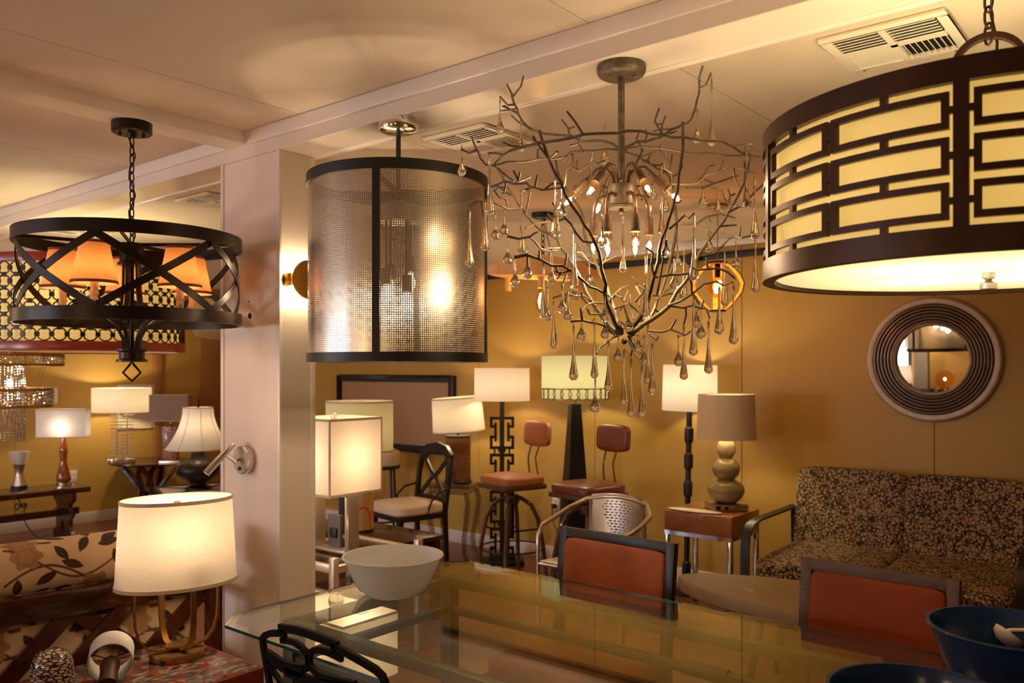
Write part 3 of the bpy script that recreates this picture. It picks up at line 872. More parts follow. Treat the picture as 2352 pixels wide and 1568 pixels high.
b = MB(); chain(b, (0, 0, z1+.02), (0, 0, HF-.02), .045, .01, .003); b.build('chain', 'steel', t)
MB().lathe([(.065, HF), (.065, HF-.02), (.001, HF-.026)], 24).build('canopy', 'steel', t)
for k in range(3):
    a = 2*PI*k/3+.3
    MB().ball((.3*math.cos(a), .3*math.sin(a), 1.9), .032, 1.2, 12, 8).build('bulb', 'bulb', t)
    light('lamp_light', (.3*math.cos(a), .3*math.sin(a), 1.9), 7.0, GRN, .045, t)

# --- pale fabric pendant half hidden by the column
t = thing('fabric_pendant', 'pale fabric drum pendant half hidden behind the left side of the column', 'pendant lamp', (*at(530, 6.0), 0), face(530))
MB().lathe([(.001, 1.715), (.16, 1.718), (.235, 1.735), (.27, 1.80), (.28, 1.9), (.28, 1.98)], 48).build('lamp_shade', 'shade_lin', t, smooth=60)
MB().ring(.284, .276, 1.96, 1.985, 48).build('rim', 'steel', t)
MB().cyl((0, 0, 1.98), (0, 0, HF), .006).build('stem', 'steel', t)
MB().bar([(-.28, 0, 1.972), (.28, 0, 1.972)], .01, .004).build('top_spider', 'steel', t)
MB().lathe([(.06, HF), (.06, HF-.02), (.001, HF-.024)], 20).build('canopy', 'steel', t)

# --- crystal tier chandelier at the far left
t = thing('crystal_tier_chandelier', 'tiered crystal chandelier of two ring bands and bead strands at the left edge', 'chandelier', (*at(-10, 6.0), 0), face(-10))
def tier(r, z0, z1, n):
    MB().ring(r+.008, r-.006, z0-.012, z0+.008, 64).build('ring_hoop', 'gold', t)
    MB().ring(r+.008, r-.006, z1-.008, z1+.012, 64).build('ring_hoop', 'gold', t)
    for k in range(n//2):
        a = 2*PI*k/(n//2)+.1; MB().cyl((r*math.cos(a), r*math.sin(a), z0), (r*math.cos(a), r*math.sin(a), z1), .004, n=5).build('hoop_strut', 'gold', t)
    b = MB(); rw = max(2, round((z1-z0)/.028))
    m = int(2*PI*r/.034)
    for k in range(m):
        for j in range(rw):
            a = 2*PI*k/m; b.ball((r*math.cos(a), r*math.sin(a), z0+(j+.5)*(z1-z0)/rw), .0115, 1, 6, 4)
    o = b.build('crystal_beads', 'crystal', t, smooth=0); o['kind'] = 'stuff'
tier(.43, 1.535, 1.60, 40)
tier(.36, 1.24, 1.355, 32)
b = MB()
for k in range(44):
    a = 2*PI*k/44
    for j in range(31):
        b.ball((.18*math.cos(a), .18*math.sin(a), .985+j*.018), .0088, 1, 6, 4)
o = b.build('bead_strands', 'crystal', t, smooth=0); o['kind'] = 'stuff'
MB().ring(.186, .176, 1.53, 1.545, 48).build('strand_ring', 'gold', t)
MB().cyl((0, 0, 1.54), (0, 0, HF), .006).build('stem', 'gold', t)
b = MB()
for k in range(4):
    a = PI/4+k*PI/2
    b.tube([(0, 0, 1.72), (.43*math.cos(a), .43*math.sin(a), 1.60)], .003, 5); b.tube([(.43*math.cos(a), .43*math.sin(a), 1.54), (.36*math.cos(a), .36*math.sin(a), 1.36)], .002, 5)
    b.tube([(0, 0, 1.6), (.18*math.cos(a), .18*math.sin(a), 1.54)], .003, 5)
b.build('hanger_rods', 'gold', t)
for k in range(3):
    a = 2.1*k+.5
    MB().ball((.1*math.cos(a), .1*math.sin(a), 1.40), .02, 1.4, 10, 8).build('bulb', 'bulb', t)
    light('lamp_light', (.1*math.cos(a), .1*math.sin(a), 1.40), 3, (1, .8, .6), .03, t)
for k in range(3):
    a = 2.1*k
    light('lamp_light', (.3*math.cos(a), .3*math.sin(a), 1.46), 2, (1, .8, .6), .02, t)

# --- wooden plank pendant with clear filament bulbs
p = at(1247, 4.75)
t = thing('plank_pendant', 'honey wood plank pendant hung on a black chain, behind the branch chandelier', 'pendant lamp', (*p, 0), face(1247))
MB().lathe([(.066, HF), (.066, HF-.018), (.055, HF-.028), (.001, HF-.03)], 28).build('canopy', 'black', t)
b = MB(); chain(b, (0, 0, HF-.03), (0, 0, 2.13), .04, .01, .003); b.tube([(.01, 0, HF-.03), (.025, 0, 2.25), (.045, .0, 2.18), (.02, 0, 2.12)], .003, 5); b.build('chain', 'black', t)
MB().lathe([(.001, 2.14), (.035, 2.135), (.05, 2.11), (.05, 2.10), (.001, 2.10)], 16).build('hanger_hub', 'black', t)
b = MB(); rings = []
for i in range(25):
    s = -1+2*i/24; x = .33*s; w = .05*(1-abs(s)**3)+.010; h_ = .10*(1-s*s)**.7+.016; zc = 2.085-.04*abs(s)**1.8-.016*s
    rings.append([Vector((x, -w, zc-h_*.5)), Vector((x, w, zc-h_*.62)), Vector((x, w, zc+h_*.40)), Vector((x, -w*.9, zc+h_*.5))])
b.quadstrip(rings, True, False, True, True).build('wood_plank', 'oakply', t, smooth=50)
for k, x in enumerate((-.012, .2, -.2)):
    y = -.02 if k == 0 else .05; zt = 2.045 if k == 0 else 2.035
    MB().lathe([(.001, zt), (.014, zt), (.018, zt-.03), (.018, zt-.085), (.001, zt-.085)], 14, (x, y)).build('socket', 'oakply', t)
    if k: continue
    zb = zt-.085
    MB().lathe([(.012, zb), (.016, zb-.02), (.031, zb-.075), (.031, zb-.105), (.012, zb-.138), (.001, zb-.14)], 16, (x, y)).build('bulb_glass', 'amberglass', t)
    b = MB()
    for q in range(4):
        a = q*PI/2; b.tube([(x+.004*math.cos(a), y+.004*math.sin(a), zb-.03), (x+.014*math.cos(a), y+.014*math.sin(a), zb-.075), (x+.004*math.cos(a), y+.004*math.sin(a), zb-.118)], .0016, 5)
    b.build('filament', 'fil', t)
    light('lamp_light', (x, y, zb-.075), 3.2, AMB, .02, t)

# --- bent wood hoop pendant with globe bulb
p = at(1648, 4.5)
t = thing('hoop_pendant', 'bent wood hoop pendant, orange inside, around a clear globe bulb', 'pendant lamp', (*p, 0), face(1648))
MB().lathe([(.055, HF), (.055, HF-.014), (.001, HF-.02)], 24).build('canopy', 'brass', t)
MB().cyl((0, 0, HF-.02), (0, 0, 2.07), .0025, n=6).build('cord', 'brass', t)
zc = hz(655, 4.5)
MB().lathe([(.001, 2.085), (.05, 2.08), (.05, 2.068), (.001, 2.066)], 20).build('top_cap', 'walnut', t)
MB().lathe([(.001, zc-.145), (.045, zc-.143), (.045, zc-.133), (.001, zc-.131)], 20).build('bottom_cap', 'walnut', t)
for k in range(3):
    a = (.32, PI-.32, PI/2)[k]; ca, sa = math.cos(a), math.sin(a)
    pr = [(.035, 2.072), (.07, 2.058), (.115, 2.01), (.138, 1.965), (.128, 1.92), (.10, 1.88), (.06, 1.835), (.03, zc-.138)]
    for nm, off, mt in (('hoop_outer', .004, 'walnut'), ('hoop_inner', 0, 'orangeply')):
        MB().bar([((q+off)*ca, (q+off)*sa, z) for q, z in pr], .048, .003, up=(-sa, ca, 0)).build(nm, mt, t, smooth=60)
MB().ball((0, 0, zc-.01), .058, 1.0, 24, 16).build('bulb_glass', 'amberglass', t)
MB().cyl((0, 0, 2.07), (0, 0, zc+.04), .016, n=14).build('socket', 'bronze', t)
b = MB()
for q in range(3):
    a = q*2.1; b.ball((.012*math.cos(a), .012*math.sin(a), zc+.012-.022*q), .011, 1.2, 8, 6)
b.build('filament', 'fil', t)
light('lamp_light', (0, 0, zc-.01), 3.0, AMB, .03, t)
# ------------------------------------------------------------------ branch chandelier with glass drops
rnd = random.Random(11)
ZC = 2.37
R0 = (1427-1176)/F*ZC
t = thing('branch_chandelier', 'twig chandelier of patinated iron branches hung with clear glass teardrops', 'chandelier', (*cw(R0, ZC), 0), TH)
chand = t
def bp(x, y, d):
    u, v, Z = 1040+.3146*x, 120+.3146*y, ZC+d
    return Vector(((u-1176)/F*Z-R0, d, hz(v, Z)))
MB().lathe([(.0685, HB), (.0700, HB-.010), (.0685, HB-.019), (.064, HB-.027), (.056, HB-.032), (.045, HB-.034), (.001, HB-.034)], 40).build('canopy', 'iron', t, smooth=60)
b = MB()
for s in (-1, 1): b.ball((.034*s, -.02, HB-.036), .006, 1, 10, 6)
b.build('canopy_screw', 'iron', t)
MB().cyl((0, 0, HB-.03), (0, 0, 2.04), .0098, n=14).build('stem', 'iron', t)
zh = hz(450, ZC)
MB().lathe([(.001, zh+.03), (.038, zh+.03), (.0385, zh-.024), (.036, zh-.028), (.0385, zh-.03), (.036, zh-.036), (.001, zh-.036)], 28).build('hub', 'iron', t)
MB().ball((0, 0, zh-.044), .0085, 1, 12, 8).build('hub_finial', 'socket', t)
def socket(p0, dirv, name='socket_arm'):
    """socket and candle bulb starting at p0 along dirv"""
    z = Vector(dirv).normalized(); q = z.to_track_quat('Z', 'Y').to_matrix().to_4x4(); m = Matrix.Translation(p0) @ q
    MB().lathe([(.001, 0), (.0062, 0), (.0062, .018), (.0112, .02), (.0112, .062), (.0134, .064), (.0134, .068), (.001, .068)], 16, mtx=m).build('socket', 'socket', t)
    MB().lathe([(.006, .068), (.0095, .078), (.011, .09), (.009, .105), (.004, .116), (.0005, .119)], 12, mtx=m).build('bulb_glass', 'bulbglass', t)
    MB().lathe([(.0005, .084), (.0052, .090), (.0065, .099), (.0035, .109), (.0005, .112)], 10, mtx=m).build('filament', 'fil', t)
for k in range(6):
    a = A(-(-38+60*k)); ca, sa = math.cos(a), math.sin(a)
    pts = [(.03*ca, .03*sa, zh-.005), (.052*ca, .052*sa, zh), (.068*ca, .068*sa, zh-.008), (.076*ca, .076*sa, zh-.03), (.077*ca, .077*sa, zh-.045)]
    MB().tube(pts, .0055, 8).build('socket_arm', 'socket', t)
    socket(Vector(pts[-1]), (0.02*ca, 0.02*sa, -1))
    a = A(-(20+60*k)); ca, sa = math.cos(a), math.sin(a)
    pts = [(.02*ca, .02*sa, zh+.028), (.024*ca, .024*sa, zh+.055), (.042*ca, .042*sa, zh+.078), (.066*ca, .066*sa, zh+.078), (.084*ca, .084*sa, zh+.062)]
    MB().tube(pts, .0055, 8).build('socket_arm', 'socket', t)
    socket(Vector(pts[-1]), (.75*ca, .75*sa, -.8))
for k in range(3):
    a = 2*PI*k/3+.3
    light('lamp_light', (.085*math.cos(a), .085*math.sin(a), zh-.185), 1.9, (1, .72, .44), .03, t)
for k in range(2):
    light('lamp_light', (.16*(-1)**k, -.04, zh+.0), 1.5, (1, .72, .44), .03, t)

B_ = 1272
def b3(*pts): return [(x, y+B_, d) for x, y, d in pts]
BR = [  # polylines in measured drawing units with a depth in metres
 [(310,815,-.05),(420,720,-.18),(600,670,-.28),(780,640,-.33),(950,600,-.37),(1200,590,-.38),(1370,575,-.37),(1530,600,-.33),(1690,620,-.27),(1960,650,-.15),(2110,735,-.05),(2170,745,0)],
 [(310,825,-.05),(500,800,-.03),(640,775,0),(760,775,0),(880,735,0),(1040,718,0),(1215,712,0)],
 [(1245,720,0),(1290,700,0),(1450,695,.01),(1560,705,.02),(1700,735,.03),(1850,735,.04),(2000,755,.04),(2250,762,.04)],
 [(1215,705,0),(1110,650,.12),(1060,645,.15),(940,650,.2),(870,612,.22),(650,592,.27),(560,555,.26),(500,490,.2),(470,410,.13),(450,380,.1),(430,300,.05),(395,235,.02)],
 [(455,382,.1),(400,385,.07),(345,322,.04)],
 [(1245,700,0),(1350,650,.12),(1450,638,.18),(1560,590,.22),(1650,545,.25),(1720,515,.2),(1760,440,.12),(1782,350,.06),(1800,268,.0),(1800,180,-.03),(1825,100,-.05)],
 [(1800,266,.0),(1850,235,-.02),(1885,148,-.04)],
 [(1520,585,.2),(1530,520,.2),(1557,460,.19)],[(1528,522,.2),(1488,526,.21)],
 [(855,608,.22),(840,550,.22),(795,490,.21)],[(850,557,.22),(892,542,.22)],
 [(1245,725,0),(1350,755,.1),(1450,820,.2),(1550,870,.26),(1600,960,.3),(1620,1100,.3),(1635,1240,.29),(1625,1360,.26),(1560,1620,.16),(1510,1770,.1),(1470,1880,.06),(1380,2000,.03),(1290,2062,.01)],
 [(310,828,-.05),(240,820,-.06),(200,770,-.07),(185,722,-.08),(165,690,-.09),(135,613,-.1)],[(172,715,-.08),(120,735,-.09),(62,708,-.1)],
 [(420,720,-.18),(370,748,-.2),(310,735,-.22),(258,738,-.23)],
 [(245,990,-.05),(380,940,-.1),(450,960,-.12),(540,955,-.15),(600,990,-.2),(650,1005,-.22),(800,990,-.24)],
 [(330,850,-.05),(445,940,-.11)],
 [(480,940,-.13),(443,863,-.13)],[(480,932,-.13),(492,873,-.14)],[(600,985,-.2),(618,895,-.2)],[(670,1000,-.22),(720,960,-.23),(802,955,-.24)],[(392,948,-.1),(375,1025,-.1)],
 [(635,570,-.28),(640,600,-.285),(660,660,-.29),(700,780,-.29),(740,870,-.29),(790,950,-.29),(820,1040,-.285),(870,1120,-.28),(930,1200,-.27),(1000,1310,-.24),(1040,1400,-.22),(1080,1522,-.19),(1105,1652,-.15),(1110,1752,-.12),(1140,1872,-.07),(1180,1972,-.03),(1235,2052,0)],
 [(1680,510,-.25),(1680,600,-.26),(1680,700,-.26),(1650,900,-.26),(1640,1010,-.25),(1600,1150,-.24),(1560,1280,-.22),(1525,1360,-.2),(1500,1522,-.16),(1440,1752,-.1),(1420,1830,-.07),(1350,1960,-.03),(1280,2050,0)],
 [(2170,745,0),(2150,880,0),(2080,1050,0),(2040,1120,0),(1980,1230,0),(1900,1330,0),(1800,1470,0),(1700,1672,0),(1580,1852,0),(1450,1952,0),(1300,2062,0)],
 [(310,830,-.05),(360,900,0),(400,990,.02),(480,1110,.05),(530,1180,.06),(600,1260,.06),(700,1320,.06),(760,1362,.06),(830,1472,.06),(900,1592,.05),(950,1692,.04),(1010,1812,.03),(1080,1912,.02),(1150,2012,.01),(1220,2062,0)],
 [(750,780,.28),(790,940,.28),(840,1020,.28),(900,1100,.28),(950,1200,.27),(960,1320,.25),(1000,1422,.22),(1060,1572,.17),(1130,1722,.11),(1180,1872,.06),(1210,2022,.01)],
 [(1560,705,.05),(1590,860,.1),(1600,960,.14),(1600,1040,.16)],
 [(540,1010,.03),(565,1015,.03),(550,1100,.04),(530,1180,.05)],
 [(500,1015,-.03),(540,1000,-.02),(600,985,-.1)],
 [(1600,962,.05),(1700,965,.04),(1790,960,.03),(1850,900,.02),(1930,880,0),(2020,835,-.02),(2100,845,-.04),(2205,885,-.06)],
 [(1940,872,0),(1975,780,-.01)],[(2050,850,-.03),(2058,910,-.03),(2080,972,-.04)],
 [(1700,990,.12),(1840,985,.12),(1960,940,.13),(2080,900,.14),(2140,860,.12)],
 [(1790,962,.05),(1830,890,.06),(1872,830,.06),(1912,825,.06)],
 [(1880,990,.1),(1960,1010,.09),(1980,1070,.08),(2040,1120,.02),(2130,1110,-.02),(2270,960,-.03)],
 [(115,1132,-.06),(170,1090,-.05),(250,1080,-.04),(330,1110,-.02),(400,1145,0),(490,1140,.04)],[(212,1090,-.05),(222,1197,-.06)],
 [(300,1000,-.04),(340,1060,-.03),(385,1065,-.02),(400,1120,-.01)],
 [(870,740,.0),(880,800,0),(830,860,0),(820,960,.01),(800,1000,.02)],[(1030,715,0),(1015,790,.02),(1050,815,.03),(1110,790,.04)],
 [(875,840,0),(920,870,-.02),(990,820,-.03)],[(905,860,-.01),(905,790,-.01)],
 [(620,770,0),(620,710,0),(660,700,-.01)],
 [(900,960,.12),(880,1000,.12),(960,940,.1),(1050,860,.08),(1090,830,.06)],
 [(1360,660,.12),(1385,720,.12),(1330,830,.08),(1300,900,.05)],
 [(1500,700,.02),(1540,760,.02),(1545,850,.03),(1600,880,.04)],[(1590,870,.04),(1605,738,.05)],
 [(530,1285,-.02),(600,1250,0),(640,1245,.02),(760,1240,.05),(830,1290,.07),(950,1250,.1),(1010,1230,.12)],
 [(760,1230,-.2),(820,1212,-.22),(860,1250,-.24),(900,1320,-.25),(950,1380,-.24),(1040,1392,-.22)],
 [(690,1180,-.2),(720,1230,-.2),(760,1228,-.2)],
 [(1580,1290,-.22),(1640,1240,-.23),(1690,1190,-.24),(1720,1215,-.24),(1760,1170,-.25)],
 [(1650,1255,.1),(1780,1250,.1),(1850,1200,.1),(1960,1180,.1),(2060,1210,.1)],[(1860,1200,.1),(1880,1240,.1)],
 [(1490,1770,-.17),(1560,1370,-.21)],
 b3((400,70,-.1),(480,90,-.1),(560,75,-.09),(600,110,-.07),(640,160,-.05),(700,180,-.02),(770,172,.03)),
 b3((450,225,-.2),(540,205,-.2),(640,240,-.2),(720,285,-.2),(800,285,-.2),(860,320,-.19),(940,385,-.17),(1000,440,-.15),(1110,490,-.12)),
 b3((820,285,-.19),(835,195,-.2)),b3((630,240,-.2),(635,175,-.2)),b3((545,210,-.2),(552,300,-.2)),b3((745,285,-.2),(780,350,-.2)),
 b3((830,350,-.1),(798,440,-.12)),
 b3((730,520,0),(830,485,0),(900,510,.01),(960,505,.02),(1020,545,.02)),b3((830,488,0),(820,560,0)),
 b3((860,690,-.1),(945,685,-.09),(1010,700,-.08),(1100,722,-.05),(1180,792,0)),b3((945,683,-.09),(932,595,-.1)),
 b3((980,598,-.06),(1000,638,-.05),(1075,640,-.02)),b3((935,640,-.05),(960,590,-.03),(1030,555,0),(1100,560,.03),(1160,545,.05)),
 b3((1480,370,-.15),(1590,350,-.17),(1720,340,-.19),(1800,315,-.21),(1860,310,-.22),(1940,305,-.23),(2062,382,-.25)),
 b3((1470,370,-.15),(1448,280,-.16),(1460,190,-.17),(1412,153,-.18)),b3((1860,312,-.22),(1852,225,-.22)),b3((1720,340,-.19),(1745,420,-.17),(1745,490,-.15)),
 b3((1570,578,-.1),(1660,545,-.13),(1750,490,-.15),(1830,420,-.17),(1920,400,-.19),(1980,430,-.2),(2042,403,-.22)),
 b3((1570,575,-.1),(1680,592,-.11),(1750,575,-.12),(1800,592,-.13),(1850,600,-.14),(1875,668,-.15)),b3((1700,590,-.11),(1702,650,-.11),(1685,715,-.11)),b3((1810,595,-.13),(1830,540,-.13)),
 b3((1750,490,-.15),(1800,570,-.16)),
 b3((1430,760,-.05),(1530,770,-.08),(1590,750,-.1),(1700,792,-.12),(1735,765,-.13)),b3((1590,748,-.1),(1632,675,-.1)),b3((1440,790,-.05),(1490,827,-.07),(1500,803,-.07)),
 b3((1790,215,.02),(1900,200,.02),(1970,140,0),(2010,90,-.02),(2060,70,-.03),(2110,82,-.05),(2182,65,-.06)),b3((2090,75,-.04),(2100,2,-.04)),
 b3((1220,790,0),(1120,850,-.08),(1048,928,-.14)),b3((1280,830,0),(1330,930,-.03),(1387,982,-.06)),b3((1300,800,0),(1350,880,-.05),(1372,922,-.07)),b3((1280,800,0),(1320,860,.03),(1300,940,.05)),
 b3((1130,540,.1),(1230,450,.12),(1285,432,.13)),b3((1130,560,.05),(1190,500,.02),(1235,520,0)),b3((1210,490,.02),(1250,550,.02)),b3((1250,545,.02),(1280,470,.03)),
 b3((1230,590,.03),(1290,560,.04),(1350,620,.05),(1330,640,.05)),b3((1250,570,-.03),(1285,700,-.03)),b3((1295,495,.06),(1300,570,.05),(1320,680,.03)),
 b3((1330,550,-.02),(1390,480,-.03),(1400,420,-.04)),b3((1335,435,.05),(1370,500,.04),(1360,580,.03)),b3((1180,600,.03),(1240,580,.02),(1200,650,.02)),
 b3((1450,500,.06),(1530,505,.09),(1610,490,.12),(1700,460,.12)),b3((1470,600,.04),(1520,640,.06)),
 b3((900,185,.1),(940,190,.11),(990,250,.13),(1060,285,.15)),b3((940,190,.11),(920,125,.12)),
]
allpts = []
def mk_branch(pl, rad):
    pts = [bp(*p) for p in pl]
    # refine and roughen a little, like hammered twigs
    out = [pts[0]]
    for a, c in zip(pts, pts[1:]):
        L_ = (c-a).length
        if L_ > .045:
            m = (a+c)/2+Vector((rnd.uniform(-1, 1), rnd.uniform(-1, 1), rnd.uniform(-1, 1)))*.004
            out.append(m)
        out.append(c)
    n = len(out)
    grow = pl[-1][1] > 1985 and len(pl) >= 9      # the uprights thicken towards the knot at the bottom
    rs = [rad*((.85+.85*(i/max(1, n-1))**2) if grow else (1-.25*i/max(1, n-1)))*rnd.uniform(.92, 1.08) for i in range(n)]
    b = MB(); b.tube(out, rs, 6)
    return b, out
for i, pl in enumerate(BR):
    Ls = sum((bp(*a)-bp(*c)).length for a, c in zip(pl, pl[1:]))
    main = len(pl) >= 9
    b, out = mk_branch(pl, .0042 if main else .0034)
    for p in pl: allpts.append((p[0], p[1], p[2]))
    # short side twigs
    nt_ = int(Ls/.16) if main else (1 if Ls > .14 and i % 2 else 0)
    for k in range(nt_):
        j = rnd.randrange(1, len(out)-1) if len(out) > 2 else 0
        p = out[j]; rad_ = Vector((p.x, p.y, 0)); rad_ = rad_.normalized() if rad_.length > .02 else Vector((1, 0, 0))
        dv = (rad_*rnd.uniform(-.3, 1)+Vector((rnd.uniform(-.8, .8), rnd.uniform(-.8, .8), rnd.uniform(-.3, .9)))).normalized()
        q = p+dv*rnd.uniform(.022, .05); dv2 = (dv+Vector((rnd.uniform(-.7, .7), rnd.uniform(-.7, .7), rnd.uniform(-.4, .8)))).normalized()
        e = q+dv2*rnd.uniform(.018, .04)
        b.tube([p, q, e], [.0032, .0029, .0026], 5)
        if rnd.random() < .35: b.tube([q, q+(dv-dv2*.6).normalized()*.026], .0026, 5)
    b.build('branch', 'iron', t, smooth=25)
# glass drops: x, top, bottom in drawing units
DR = [(345,340,600),(495,500,730),(1110,570,825),(1785,420,665),(1890,190,685),(66,722,905),(270,770,1195),(750,870,1355),(795,955,1200),(1008,830,1060),(1430,900,1075),(1466,880,1085),(1525,830,1335),(1555,940,1180),(2145,690,1140),(1935,950,1185),(1825,1000,1130),(2205,910,1365),(500,1040,1470),(375,1160,1345),(310,1190,1380),(237,1090,1450),(125,1155,1568),(1090,940,1110),(1242,1170,1607),(1762,1190,1672),(885,1310,1735)]
DR += [(x, a+B_, c+B_) for x, a, c in [(400,90,285),(455,250,445),(545,240,385),(660,265,675),(692,440,692),(722,170,420),(800,470,640),(842,480,690),(890,430,545),(737,545,895),(882,720,1125),(940,690,840),(1035,675,1110),(1110,480,700),(1112,705,822),(1138,830,1205),(1040,1110,1360),(1207,830,990),(1250,900,1305),(1302,960,1390),(1380,1010,1395),(1355,800,930),(1395,860,1015),(1425,700,1150),(1457,850,1225),(1412,190,670),(1640,60,290),(1873,40,190),(2067,90,310),(2210,70,487),(1620,290,465),(1688,210,540),(1985,180,580),(1945,440,792),(2050,430,862),(1757,510,945),(1812,600,820),(1687,720,1120),(1647,810,1020),(1867,690,1075),(1780,640,740),(997,300,430),(1092,60,150),(1557,130,230),(1215,700,800),(1285,700,770),(1370,650,740)]]
for x, yt, yb in DR:
    best = min(allpts, key=lambda p: (p[0]-x)**2+(p[1]-yt)**2*.6)
    d = best[2]
    dist = math.hypot(best[0]-x, best[1]-yt)
    p1 = bp(x, yt, d); p0 = bp(x, yb, d); Ld = p1.z-p0.z
    hk = MB()
    if dist < 70: hk.tube([bp(*best), bp(x, yt-8, d), p1], .0009, 4)
    else: hk.tube([p1, p1+Vector((0, 0, .022))], .0009, 4)
    if Ld < .085: Ld = .085; p1 = p0+Vector((0, 0, Ld))
    rb = .0122 if Ld > .11 else .0135
    rb *= rnd.uniform(.92, 1.08)
    rn = .0030 if Ld > .11 else .0024
    pr = []
    body = min(Ld*.62, .085)
    if Ld < .10: body = Ld*.55
    zt, zb = p1.z, p0.z
    pr = [(.0006, zt), (rn, zt-.002), (rn*.95, zt-(Ld-body)*.5), (rn*1.05, zt-(Ld-body))]
    cz = zb+rb; zn = zt-(Ld-body); zq = cz+rb*.45; ee = 1.25 if Ld > .11 else 1.9
    for f in (.25, .5, .75): pr.append((rn+(rb*.86-rn)*f**ee, zn+(zq-zn)*f))
    for q in (20, -10, -40, -65, -82): pr.append((rb*math.cos(math.radians(q)), cz+rb*math.sin(math.radians(q))))
    pr.append((.0006, zb))
    dr = MB().lathe(pr, 12, (p1.x, p1.y)).build('glass_drop', 'drop', t, smooth=80)
    hk.build('drop_hook', 'iron', dr)
MB().ball((bp(1250, 2110, -.015)), .0085, 1, 12, 8).build('branch_knot', 'iron', t)
# ------------------------------------------------------------------ foreground: glass table, bowls, chairs
TX0, TX1, TY0, TY1, TZ = -2.30, -.12, 1.37, 2.44, .75
t = thing('glass_table', 'long glass topped dining table with clipped corners on a grey green metal frame', 'table', ((TX0+TX1)/2, (TY0+TY1)/2, 0))
ox, oy = (TX0+TX1)/2, (TY0+TY1)/2
hx, hy = (TX1-TX0)/2, (TY1-TY0)/2; c = .085
poly = [(-hx+c, -hy), (hx-c, -hy), (hx, -hy+c), (hx, hy-c), (hx-c, hy), (-hx+c, hy), (-hx, hy-c), (-hx, -hy+c)]
ins = .022
polyi = [(x*(1-ins/hx), y*(1-ins/hy)) for x, y in poly]
b = MB(); b.quadstrip([[Vector((x, y, TZ-.012)) for x, y in polyi], [Vector((x, y, TZ-.012)) for x, y in poly]], True)
b.quadstrip([[Vector((x, y, TZ-.003)) for x, y in poly], [Vector((x, y, TZ)) for x, y in polyi]], True, False, False, True)
b.bm.faces.new([b.bm.verts.new((x, y, TZ-.012)) for x, y in reversed(polyi)])
top = b.build('glass_top', 'glass', t, smooth=0)
b = MB(); b.quadstrip([[Vector((x, y, TZ-.012)) for x, y in poly], [Vector((x, y, TZ-.003)) for x, y in poly]], True)
b.build('glass_edge', 'glassedge', top, smooth=0)
M['frame'] = basic('grey_green_metal', srgb(70, 72, 58), 0.45, metal=0.3)
ix, iy = hx-.16, hy-.19
for z, w in ((TZ-.032, .034), (TZ-.135, .026)):
    for s in (-1, 1):
        MB().box((0, s*iy, z), (2*ix, .034, w)).build('rail', 'frame', t, bevel=.004)
        MB().box((s*ix, 0, z), (.034, 2*iy, w)).build('rail', 'frame', t, bevel=.004)
for s in (-1, 1):
    for q in (-1, 1):
        MB().box((s*ix, q*iy, (TZ-.015)/2), (.05, .05, TZ-.015)).build('leg', 'frame', t, bevel=.004)
for s in (-1, 1):
    MB().cyl((.03, s*iy, TZ-.135), (.17, s*iy, TZ-.135), .021, n=14).build('rail_coupler', 'frame', t)

def bowl(u, Z, r, h, rbase, mat, name, label, rib=0, zb=TZ):
    t = thing(name, label, 'bowl', (*at(u, Z), zb), 0)
    n = 72; outer = [(rbase*.9, .0), (rbase, .004)]; 
    for k in range(1, 8):
        f = k/7; outer.append((rbase+(r-.008-rbase)*(f**.62), .004+(h-.010)*f))
    outer += [(r-.003, h-.006), (r, h-.003), (r-.002, h), (r-.009, h)]
    inner = [(max(.001, q-.0035), z+.003) for q, z in outer[7:1:-1]]
    prof = outer+[(r-.013, h-.008)]+inner+[(.001, .006)]
    b = MB(); rings = []
    for i, (q, z) in enumerate(prof):
        ring = []
        for k in range(n):
            a = 2*PI*k/n; w = 0
            if rib and 1 < i < 8: w = -.0034*(0.5+0.5*math.cos(rib*a))*min(1, (8-i)/3)
            ring.append(Vector(((q+w)*math.cos(a), (q+w)*math.sin(a), z)))
        rings.append(ring)
    b.quadstrip(rings, True, False, True, True)
    b.build('bowl_body', mat, t, smooth=50)
    return t
bowl(903, 2.80, .17, .130, .095, 'bowl_pl', 'white_bowl', 'white ribbed plastic bowl standing on the glass table', 36)
bowl(2318, 1.95, .176, .150, .10, 'blue_pl', 'blue_bowl', 'blue plastic bowl holding a white scoop, on the glass table')
bowl(2112, 1.55, .165, .150, .10, 'blue_pl', 'blue_bowl', 'empty blue plastic bowl at the bottom edge of the picture')
sx0, sy0 = at(2297, 2.055)
t = thing('white_scoop', 'white plastic scoop lying in the blue bowl', 'scoop', (sx0, sy0, TZ+.055), TH)
b = MB(); b.lathe([(.0005, 0), (.02, .003), (.034, .016), (.037, .03), (.034, .03), (.03, .017), (.0005, .006)], 20, mtx=Matrix.Rotation(.7, 4, 'Y') @ Matrix.Translation((-.01, 0, .02)))
b.build('scoop_bowl', 'white_pl', t)
MB().bar([(.0, .0, .05), (.03, .0, .055), (.07, -.01, .058)], .014, .006, up=(0, 1, 0)).build('handle', 'white_pl', t, bevel=.002)

